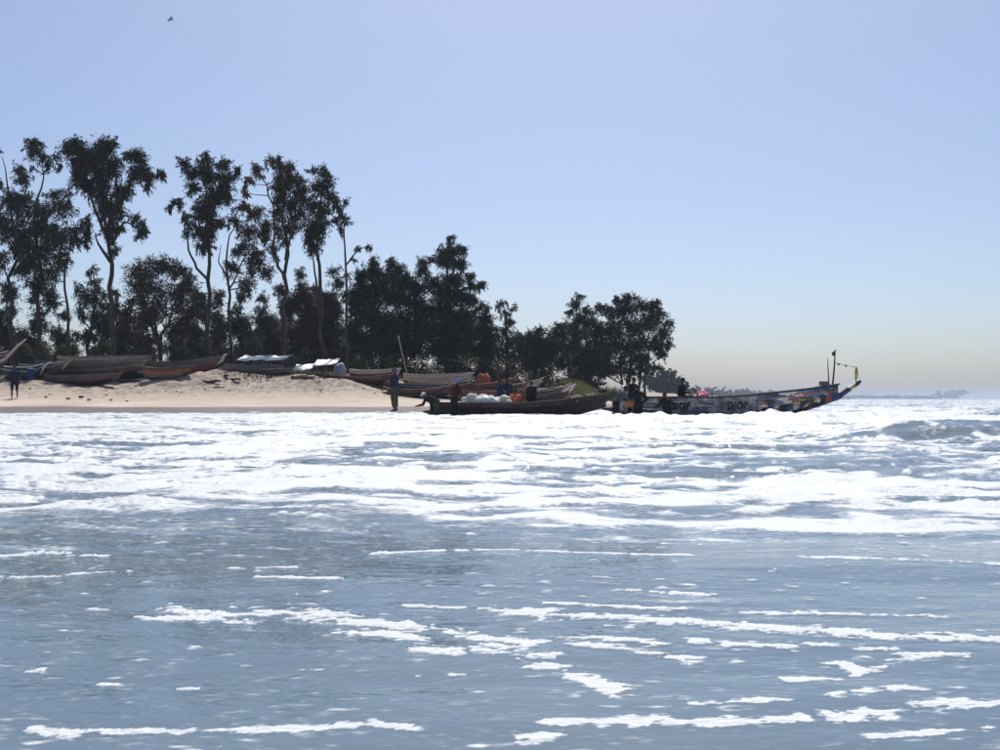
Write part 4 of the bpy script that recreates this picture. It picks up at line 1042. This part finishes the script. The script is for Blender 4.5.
for i in range(8):
    log('dark driftwood stick below the white tarpaulins', 290 + i * 7 + random.uniform(-3, 3), 376 + random.uniform(-3, 3), random.uniform(0.6, 1.4), random.uniform(0.05, 0.1), random.uniform(-0.6, 0.6), random.choice(['hull_brown', 'brown_wood']), 'driftwood below the tarpaulins')
def scrap(label, px, py, size, mat, cat='litter', name='beach_litter'):
    p = on_ground(px, py); rg = np.random.default_rng(int(px * 13 + py))
    mb = MB(); lump(mb, (0, 0, size * 0.18), (size * 0.36, size * 0.2, size * 0.12), rg, 4, 0.7)
    o = remeshed(name, mb, M[mat], None, max(0.02, size * 0.08), 1); o.location = p; o.rotation_euler = (0, 0, random.uniform(0, 3))
    tag(o, label, cat, 'litter on the beach')
scrap('dark seaweed lump with the orange rag beside it', 81, 399, 0.6, 'hull_brown'); scrap('small dark lump left of the seaweed with the orange rag', 68, 400, 0.42, 'hull_brown')
scrap('orange rag on the lower sand', 89, 401, 0.42, 'orange_paint'); scrap('small dark scrap between the walking person and the orange rag', 46, 398, 0.34, 'brown_wood')
scrap('dark scrap right of the orange rag, nearer one', 111, 401, 0.36, 'hull_brown'); scrap('dark scrap right of the orange rag, farther one', 127, 402, 0.26, 'hull_brown')
scrap('white plastic scrap under the blue grey boat, left one', 52, 372, 0.42, 'white_paint'); scrap('white plastic scrap under the blue grey boat, right one', 69, 373, 0.5, 'white_paint')
scrap('dark clump under the weathered boat', 84, 375, 0.42, 'hull_brown'); scrap('dark clump on the sand heap, pointed like a root', 226, 377, 0.55, 'hull_brown')
scrap('dark stones at the right edge of the weathered boat', 119, 380, 0.35, 'hull_brown')
rgc = np.random.default_rng(404)
for nm, lab, mt, cnt, sz in (('beach_debris', 'dark bits of wrack and wood strewn over the upper sand', 'brown_wood', 170, 0.055), ('plastic_debris', 'pale bits of rubbish strewn over the upper sand', 'white_paint', 45, 0.06)):
    mb = MB()
    for i in range(cnt):
        px = rgc.uniform(-15, 560); sd_ = np.clip(rgc.normal(15.5, 2.2), 9.5, 22); y_ = 44.5 + sd_
        x_ = (px - 500) * y_ / 1000
        if px > 420: y_ += (px - 420) * 0.06
        k_ = sz * rgc.uniform(0.4, 1.5)
        mb.box((x_, y_, gz(x_, y_) + k_ * 0.15), (k_ * rgc.uniform(1, 4), k_ * rgc.uniform(0.8, 1.5), k_ * rgc.uniform(0.3, 0.7)), Matrix.Rotation(rgc.uniform(0, 3.1), 3, 'Z') @ Matrix.Rotation(rgc.normal() * 0.2, 3, 'X'))
    o = mb.build(nm, M[mt]); tag(o, lab, 'debris', kind='stuff')
# leaning pole
a = P(398, 336, 66); b_ = P(411, 366, 66); b_.z = gz(b_.x, 66) - 0.1
mb = MB(); mb.tube([b_ - b_, (a - b_) * 0.5, a - b_], [0.045, 0.04, 0.025], 6)
o = mb.build('leaning_pole', M['pale_wood'], None, True); o.location = b_; tag(o, 'thin pale pole leaning left above the standing man', 'pole')
for px, py, lab in ((597, 394, 'short dark stake in the sand below the big round tree'), (560, 389, 'short dark stake in the sand left of the dune grass')):
    p = on_ground(px, py, 46, 110)
    mb = MB(); mb.tube([(0, 0, -0.1), (0.03, 0, 0.4), (0.0, 0, 0.75)], [0.09, 0.08, 0.06], 6)
    o = mb.build('stake', M['hull_brown'], None, True); o.location = p; tag(o, lab, 'stake', 'stakes on the sand')

# spiky plants, dry shrubs, dune grass
def spiky(label, px, py, d, n, ln, mat, seed, w=0.09, spread=1.0, name='spiky_plant', group='spiky plants by the boats'):
    rg = np.random.default_rng(seed); x = (px - 500) * d / 1000; z = gz(x, d) - 0.03
    root = empty(name, (x, d, z)); tag(root, label, 'plant', group)
    h0 = max(0.05, CAM_H + (HZ - py) * d / 1000 - z)
    mb = MB(); mb.tube([(0, 0, 0), (0.02, 0, h0)], [0.1, 0.07], 6); mb.build('stem', M['bark'], root)
    for i in range(n):
        an = rg.uniform(0, 2 * math.pi); el = rg.uniform(0.35, 1.35)
        dv = Vector((math.cos(an) * math.cos(el) * spread, math.sin(an) * math.cos(el) * spread, math.sin(el)))
        L_ = ln * rg.uniform(0.7, 1.15); sv = dv.cross(Vector((0, 0, 1))).normalized() * w
        V = []
        for k in range(5):
            t = k / 4; p = Vector((0, 0, h0)) + dv * L_ * t + Vector((0, 0, -0.28 * L_ * t * t))
            ww = (0.5 + 1.2 * t) * (1 - t) + 0.06
            V += [p - sv * ww + Vector((0, 0, 0.02)), p, p + sv * ww + Vector((0, 0, 0.02))]
        Fc = []
        for k in range(4):
            Fc += [(k * 3, k * 3 + 1, k * 3 + 4, k * 3 + 3), (k * 3 + 1, k * 3 + 2, k * 3 + 5, k * 3 + 4)]
        mb = MB(); mb.add(V, Fc); mb.build('leaf', M[mat], root)
spiky('spiky young palm with pale fronds above the rust red boat', 466, 364, 69, 14, 1.35, 'green', 3)
spiky('dry brown spiky plant right of the orange bundle', 510, 368, 70, 12, 0.9, 'needle_brown', 4)
spiky('small dry plant between the orange bundle and dry spiky plant', 497, 366, 71, 10, 0.8, 'green', 6)
x0 = (484 - 500) * 68 / 1000
mb = MB(); lump(mb, (0, 0, 0.75), (0.40, 0.4, 0.55), rl, 14, 0.85)
o = remeshed('cloth_bundle', mb, worn('orange_red_cloth', (0.24, 0.06, 0.035), (0.40, 0.13, 0.07), 4, 0.9), None, 0.05, 3); o.location = (x0, 68.8, gz(x0, 68.8) + 0.05); tag(o, 'orange red cloth bundle heaped among the beached boats', 'bundle')

def grass_clump(label, px0, px1, py0, py1, d, n, seed, mat='drygrass'):
    rg = np.random.default_rng(seed)
    x0, x1 = (px0 - 500) * d / 1000, (px1 - 500) * d / 1000
    x = rg.uniform(x0, x1, n); y = d + rg.normal(size=n) * 1.2; z = ground_z(x, y) - 0.02
    H = (py1 - py0) * d / 1000 * rg.uniform(0.5, 1.1, n) * (0.55 + 0.45 * np.sin(np.pi * (x - x0) / (x1 - x0)))
    ln = rg.normal(size=(n, 2)) * 0.22 * H[:, None]; wv = rg.normal(size=(n, 2)); wv /= np.linalg.norm(wv, axis=1)[:, None]; wv *= 0.035
    A = np.stack([x - wv[:, 0], y - wv[:, 1], z], 1); B = np.stack([x + wv[:, 0], y + wv[:, 1], z], 1)
    Cc = np.stack([x + ln[:, 0], y + ln[:, 1], z + H], 1)
    V = np.stack([A, B, Cc], 1).reshape(-1, 3)
    o = link('dune_grass', mesh_np('dune_grass', V, np.arange(len(V)).reshape(-1, 3)), M[mat]); tag(o, label, 'grass', kind='stuff')
grass_clump('pale green dune grass right of the beached boats', 552, 597, 373, 389, 82, 5000, 5)
grass_clump('dry scrub on the sand bank under the big round tree', 596, 645, 378, 388, 88, 2200, 6)
grass_clump('dry grass along the foot of the wood behind the beached boats', 350, 560, 368, 376, 76, 5000, 7)
grass_clump('dry grass behind the boats at the left', 40, 345, 360, 372, 72, 5000, 8)

grass_clump('dark dry scrub along the top of the sand below the shelter and tarpaulins', 228, 352, 374, 377, 62.5, 6000, 9, 'needle_brown')
grass_clump('dark dry scrub around the beached boats at mid beach', 345, 470, 377, 381, 63, 4000, 10, 'needle_brown')

# ------------------------------------------------------------------ people
SKIN = worn('dark_skin', (0.045, 0.026, 0.019), (0.07, 0.042, 0.03), 6, 0.5, bump=0)
HAIR = worn('black_hair', (0.008, 0.007, 0.007), (0.016, 0.014, 0.013), 20, 0.9)
def cloth(name, c, k=1.6): return worn(name, c, tuple(min(0.9, q * k) for q in c), 5, 0.9, bump=0.1, spec=0.1)
CL = {'navy': cloth('navy_cloth', (0.012, 0.014, 0.035)), 'black': cloth('black_cloth', (0.010, 0.010, 0.012)), 'olive': cloth('dark_olive_cloth', (0.030, 0.030, 0.022)),
      'grey': cloth('grey_cloth', (0.045, 0.045, 0.055)), 'white': cloth('white_cotton', (0.55, 0.55, 0.55), 1.3), 'blue': cloth('blue_cotton', (0.018, 0.035, 0.10)),
      'maroon': cloth('maroon_cloth', (0.038, 0.010, 0.014)), 'orange': cloth('orange_red_cotton', (0.42, 0.10, 0.06)), 'brown': cloth('brown_cloth', (0.05, 0.035, 0.025)), 'bright_blue': cloth('bright_blue_cap', (0.04, 0.16, 0.38))}
ARMS = {'down': ((.06, 0, -.29), (0, .06, -.25)), 'hip': ((.24, -.06, -.22), (-.17, .10, -.15)), 'front': ((.04, .08, -.28), (-.10, .22, .02)), 'reach': ((.03, .25, -.14), (0, .24, -.06)),
        'fold': ((.06, .10, -.26), (-.26, .14, .04)), 'drop': ((.02, .06, -.29), (0, .02, -.26)), 'back': ((.10, -.12, -.26), (.0, -.05, -.24)), 'out': ((.20, .12, -.18), (.14, .20, -.10)), 'push': ((.03, .22, -.20), (0, .26, .05))}
def person(label, loc, rz, pose='stand', lean=0.0, arms=('down', 'down'), top='navy', bottom='olive', sleeve='long', skirt=False, cap=None, hair=True, head_turn=0.0, stride=0.0, shorts=False, scale=1.0, group='people at the boats and on the beach'):
    root = empty('person', loc, rz); root.scale = (scale,) * 3
    tag(root, label, 'person', group)
    V3 = Vector
    if pose == 'sit':
        pel = V3((0, 0, .16)); hips = [V3((s * .10, 0, .14)) for s in (-1, 1)]
        knees = [V3((s * .14, .42, .20)) for s in (-1, 1)]; ank = [V3((s * .13, .44, -.22)) for s in (-1, 1)]
    elif pose == 'crouch':
        pel = V3((0, 0, .34)); hips = [V3((s * .10, 0, .33)) for s in (-1, 1)]
        knees = [V3((s * .17, .36, .46)) for s in (-1, 1)]; ank = [V3((s * .13, .10, .07)) for s in (-1, 1)]
    else:
        pel = V3((0, 0, .95)); hips = [V3((s * .10, 0, .91)) for s in (-1, 1)]
        knees = [V3((s * .115, .03 + s * stride * .5, .50)) for s in (-1, 1)]; ank = [V3((s * .12, -.02 + s * stride, .08)) for s in (-1, 1)]
        if stride: ank[0].z += 0.04
    def up(p): # upper body point relative to pelvis, leaned forward
        return pel + Matrix.Rotation(-lean, 3, 'X') @ V3(p)
    belly, chest, neck = up((0, .0, .16)), up((0, .01, .38)), up((0, -.005, .53))
    hlean = lean * 0.55
    head = neck + Matrix.Rotation(-hlean, 3, 'X') @ V3((0, .035, .155))
    hr = Matrix.Rotation(head_turn, 3, 'Z') @ Matrix.Rotation(-hlean, 3, 'X')
    sh = [up((s * .185, 0, .455)) for s in (-1, 1)]
    half = Matrix.Rotation(-lean * 0.35, 3, 'X')
    elb, wri = [], []
    for i, s in enumerate((-1, 1)):
        e, w = ARMS[arms[i]]
        e = V3((e[0] * s, e[1], e[2])); w = V3((w[0] * s, w[1], w[2]))
        elb.append(sh[i] + half @ e); wri.append(elb[i] + half @ w)
    def cap_(mb, a, ra, b2, rb):
        mb.tube([a, b2], [ra, rb], 10); mb.ball(a, ra, 10, 6); mb.ball(b2, rb, 10, 6)
    mb = MB()
    cap_(mb, pel, .13, belly, .125); cap_(mb, belly, .125, chest, .145); cap_(mb, sh[0], .06, sh[1], .06); cap_(mb, chest, .10, neck, .055); cap_(mb, neck, .054, head, .05)
    mb.ball(head, (.077, .092, .112), 12, 8, hr)
    def hp(x, y, z): return head + hr @ V3((x, y, z))
    mb.ball(hp(0, .03, -.06), (.052, .055, .05), 8, 6, hr); mb.ball(hp(0, .098, -.015), (.017, .022, .026), 6, 5, hr)           # jaw, nose
    mb.ball(hp(0, .083, -.055), (.030, .016, .012), 6, 5, hr); mb.ball(hp(0, .082, .03), (.05, .016, .012), 6, 5, hr)              # lips, brow
    for s in (-1, 1):
        mb.ball(hp(s * .078, 0, -.005), (.014, .024, .032), 6, 5, hr); mb.ball(hp(s * .031, .082, .008), (.014, .010, .010), 6, 5, hr)   # ears, eyes
    for i, s in enumerate((-1, 1)):
        cap_(mb, sh[i], .056, elb[i], .042); cap_(mb, elb[i], .041, wri[i], .029)
        dv = (wri[i] - elb[i]).normalized(); lat = dv.cross(V3((0, 1, 0.2)));
        if lat.length < 0.1: lat = dv.cross(V3((1, 0, 0)))
        lat.normalize(); nrm = lat.cross(dv)
        pc = wri[i] + dv * .05
        cap_(mb, wri[i] + dv * .01, .030, pc + dv * .025, .034)
        for f, fl in enumerate((.062, .074, .070, .054)):
            r0 = pc + dv * .04 + lat * (.030 - .020 * f); r1 = r0 + dv * fl * .55 + nrm * .008; r2 = r1 + dv * fl * .4 + nrm * .02
            cap_(mb, r0, .011, r1, .010); cap_(mb, r1, .010, r2, .009)
        t0 = wri[i] + dv * .03 + lat * .026; t1 = t0 + dv * .032 + lat * .026; t2 = t1 + dv * .03 + lat * .006 + nrm * .012
        cap_(mb, t0, .014, t1, .012); cap_(mb, t1, .012, t2, .010)
        cap_(mb, hips[i], .085, knees[i], .058); cap_(mb, knees[i], .057, ank[i], .038)
        fd = V3((0, .15, -.035)); cap_(mb, ank[i] + V3((0, -.03, -.03)), .040, ank[i] + fd, .032)
    remeshed('body', mb, SKIN, root, 0.016, 1)
    mb = MB()
    cap_(mb, up((0, 0, .02)), .150, belly, .148); cap_(mb, belly, .150, chest, .168); cap_(mb, sh[0], .082, sh[1], .082); cap_(mb, chest, .12, up((0, -.005, .47)), .085)
    for i in range(2):
        if sleeve == 'long': cap_(mb, sh[i], .076, elb[i], .060); cap_(mb, elb[i], .060, wri[i].lerp(elb[i], .08), .046)
        elif sleeve == 'short': cap_(mb, sh[i], .076, sh[i].lerp(elb[i], .7), .064)
    remeshed('shirt', mb, CL[top], root, 0.022, 2)
    mb = MB()
    if skirt:
        kc = (knees[0] + knees[1]) / 2; ac = (ank[0] + ank[1]) / 2
        mb.tube([pel + V3((0, 0, .10)), pel, kc + V3((0, 0, .08)), kc.lerp(ac, .75)], [.155, .19, .185, .15], 14, 0.8)
    else:
        mb.ball(pel, (.165, .14, .13), 10, 6)
        for i in range(2):
            cap_(mb, hips[i], .105, knees[i], .080)
            if not shorts: cap_(mb, knees[i], .080, ank[i] + V3((0, 0, .05)), .062)
    remeshed('wrap_skirt' if skirt else ('shorts' if shorts else 'trousers'), mb, CL[bottom], root, 0.022, 2)
    mb = MB()
    mb.ball(hp(0, -.012, .028), (.086, .098, .098), 12, 8, hr)
    if cap:
        mb.box(hp(0, .11, .045), (.13, .10, .014), hr); remeshed('cap', mb, CL[cap], root, 0.014, 1)
    elif hair: remeshed('hair', mb, HAIR, root, 0.014, 1)
    return root
def spot(px, d, z=None):
    x = (px - 500) * d / 1000
    return Vector((x, d, gz(x, d) if z is None else z))
person('person in dark jacket and long dark wrap standing alone at the water edge', spot(395, 41.8, 0.25), R(80), arms=('fold', 'fold'), top='navy', bottom='olive', skirt=True, stride=0.08, cap='grey', scale=1.06)
person('person in navy shirt and shorts walking on the sand at the far left', on_ground(14.5, 398.5), R(200), arms=('down', 'out'), top='navy', bottom='navy', shorts=True, stride=0.12, sleeve='short')
bp_ = spot(31, 59.0); brl = empty('barrel', bp_); brl.scale = (0.7, 0.7, 0.75); tag(brl, 'blue plastic barrel with a white lid beside the black and navy boat', 'barrel')
mb = MB(); mb.tube([(0, 0, -0.03), (0, 0, 0.05), (0, 0, 0.28), (0, 0, 0.31), (0, 0, 0.34), (0, 0, 0.58), (0, 0, 0.61), (0, 0, 0.64), (0, 0, 0.84), (0, 0, 0.90)], [0.24, 0.27, 0.28, 0.295, 0.28, 0.28, 0.295, 0.28, 0.27, 0.24], 16); mb.build('drum', CL['blue'], brl, True)
mb = MB(); mb.tube([(0, 0, 0.885), (0, 0, 0.93), (0, 0, 0.95)], [0.255, 0.255, 0.22], 16); mb.build('lid', M['white_paint'], brl, True)
person('person bent over the stern of the net-laden boat, wearing a white cap', spot(437, 42.0, -0.28), R(70), lean=R(68), arms=('push', 'drop'), top='black', bottom='olive', cap='white')
person('person in bright blue cap and maroon sleeves standing beside the net-laden boat', spot(454, 41.4, -0.08), R(-50), lean=R(18), arms=('front', 'front'), top='maroon', bottom='black', cap='bright_blue')
person('person hunched in the net-laden boat with an orange red shirt', spot(516.5, 43.0, 0.36), R(10), pose='sit', lean=R(25), arms=('front', 'front'), top='orange', bottom='black', sleeve='short')
person('person in black standing in the net-laden boat, seen from behind', spot(531.5, 43.2, 0.12), R(15), arms=('down', 'down'), top='black', bottom='black', scale=0.82)
person('person in dark blue on the sand behind the nets, left of a pair', spot(500, 47.5), R(-60), arms=('front', 'down'), top='navy', bottom='navy', scale=0.93)
person('person in dark blue on the sand behind the nets, right and taller of a pair', spot(507.5, 48.2), R(20), arms=('hip', 'down'), top='navy', bottom='blue', scale=0.97)
person('person in grey shirt bending against the stern of the painted boat', spot(616, 39.0, -0.30), R(-75), lean=R(38), arms=('push', 'push'), top='grey', bottom='black')
person('person with a white collar behind the stern of the painted boat', spot(625.5, 40.5, -0.10), R(-40), lean=R(12), arms=('front', 'push'), top='white', bottom='navy', sleeve='short')
person('person in black at the far side of the painted boat, middle of the stern group', spot(631.5, 40.4, -0.06), R(-140), lean=R(10), arms=('front', 'front'), top='black', bottom='black')
person('person in black with bent elbow leaning on the painted boat, rightmost of the stern group', spot(638.5, 38.9, -0.36), R(25), lean=R(14), arms=('push', 'hip'), top='black', bottom='black')
person('person crouching low against the painted hull next to the first lettering', spot(667, 38.9, -0.62), R(10), lean=R(24), arms=('push', 'out'), top='black', bottom='black')
person('person seated upright on the painted boat between lettering and pink bundle', spot(681, 40.0, 0.70), R(-80), pose='sit', lean=R(5), arms=('front', 'down'), top='black', bottom='black')
person('tiny distant person walking on the far beach behind the pink bundle', spot(712, 175), R(90), arms=('down', 'down'), top='maroon', bottom='black', stride=0.12)

# ------------------------------------------------------------------ cargo
def bundle(name, label, px, d, z, r, mat, seed, group=None, cat='bundle', vox=0.03, n=9):
    rg = np.random.default_rng(seed); mb = MB(); lump(mb, (0, 0, r[2] * 0.55), r, rg, n, 0.75)
    o = remeshed(name, mb, mat, None, vox, 2); o.location = spot(px, d, z); tag(o, label, cat, group)
    return o
NET = worn('pale_fishing_net', (0.36, 0.36, 0.25), (0.66, 0.66, 0.55), 14, 0.9, bump=0.6)
NET2 = worn('white_fishing_net', (0.55, 0.55, 0.52), (0.80, 0.80, 0.78), 12, 0.9, bump=0.6)
PINK = worn('pink_plastic_sheet', (0.50, 0.06, 0.10), (0.72, 0.22, 0.26), 6, 0.5, bump=0.3)
bundle('net_heap', 'pale greenish net heap nearest the person in the blue cap', 471, 43.0, 0.40, (0.38, 0.36, 0.34), NET, 1, 'nets in the dark boat', 'net')
bundle('net_heap', 'white net heap in the middle of the dark boat', 488, 43.0, 0.42, (0.55, 0.36, 0.34), NET2, 2, 'nets in the dark boat', 'net')
bundle('net_heap', 'greenish net heap beside the orange red shirt', 505, 43.0, 0.40, (0.32, 0.34, 0.32), NET, 3, 'nets in the dark boat', 'net')
bundle('float', 'round white float on top of the nets', 475.5, 42.9, 0.90, (0.09, 0.09, 0.09), NET2, 4, None, 'float', 0.02, 2)
bundle('cloth_bundle', 'pink plastic bundle standing in the painted boat', 702, 40.0, 0.70, (0.26, 0.26, 0.26), PINK, 5)
bundle('net_heap', 'dark net heap piled in the bow of the dark boat', 577, 43.4, 0.62, (0.42, 0.34, 0.20), M['hull_brown'], 6, 'nets in the dark boat', 'net')
bundle('net_heap', 'dark net heap at the tip of the dark boat beside the painted stern', 592, 43.6, 0.72, (0.38, 0.28, 0.18), M['hull_brown'], 7, 'nets in the dark boat', 'net')

# ------------------------------------------------------------------ bird
bl = P(170.5, 19.5, 58)
bird = empty('bird', bl, R(-60)); tag(bird, 'small bird gliding high in the sky above the casuarinas', 'bird')
mb = MB(); mb.tube([(0, -.20, 0), (0, -.12, .0), (0, .0, .005), (0, .10, .01), (0, .16, .02), (0, .20, .012)], [.012, .03, .045, .035, .026, .006], 8)
GULL = worn('grey_feathers', (0.10, 0.11, 0.13), (0.2, 0.21, 0.24), 8, 0.8, bump=0)
for s in (-1, 1):
    prof = [(0, .07, -.06), (.16, .09, -.05), (.30, .05, -.06), (.42, -.02, -.08)]
    zz = [0.01, .05, .045, .01]
    V = []
    for (x, a_, b2), z_ in zip(prof, zz): V += [(s * x, a_, z_ + 0.006), (s * x, b2, z_ + .006), (s * x, b2, z_ - .006), (s * x, a_, z_ - .006)]
    Fc = []
    for k in range(3):
        for q in range(4): Fc.append((k * 4 + q, k * 4 + (q + 1) % 4, k * 4 + 4 + (q + 1) % 4, k * 4 + 4 + q))
    Fc.append((12, 13, 14, 15))
    mb.add(V, Fc)
remeshed('body', mb, GULL, bird, 0.012, 0)

# ------------------------------------------------------------------ haze
m = bpy.data.materials.new('haze'); m.use_nodes = True
nt = m.node_tree; nt.nodes.clear()
pv = nt.nodes.new('ShaderNodeVolumePrincipled'); pv.inputs['Color'].default_value = (0.60, 0.68, 0.82, 1); pv.inputs['Density'].default_value = 0.00031; pv.inputs['Anisotropy'].default_value = 0.0
oo = nt.nodes.new('ShaderNodeOutputMaterial'); nt.links.new(pv.outputs[0], oo.inputs['Volume'])
mb = MB(); zlo, zhi = -5.0, 27.0
mb.box((0, 3150, (zlo + zhi) / 2), (16400, 6900, zhi - zlo))
hz = mb.build('haze', m); tag(hz, 'pale sea haze hanging over beach and water', kind='stuff')
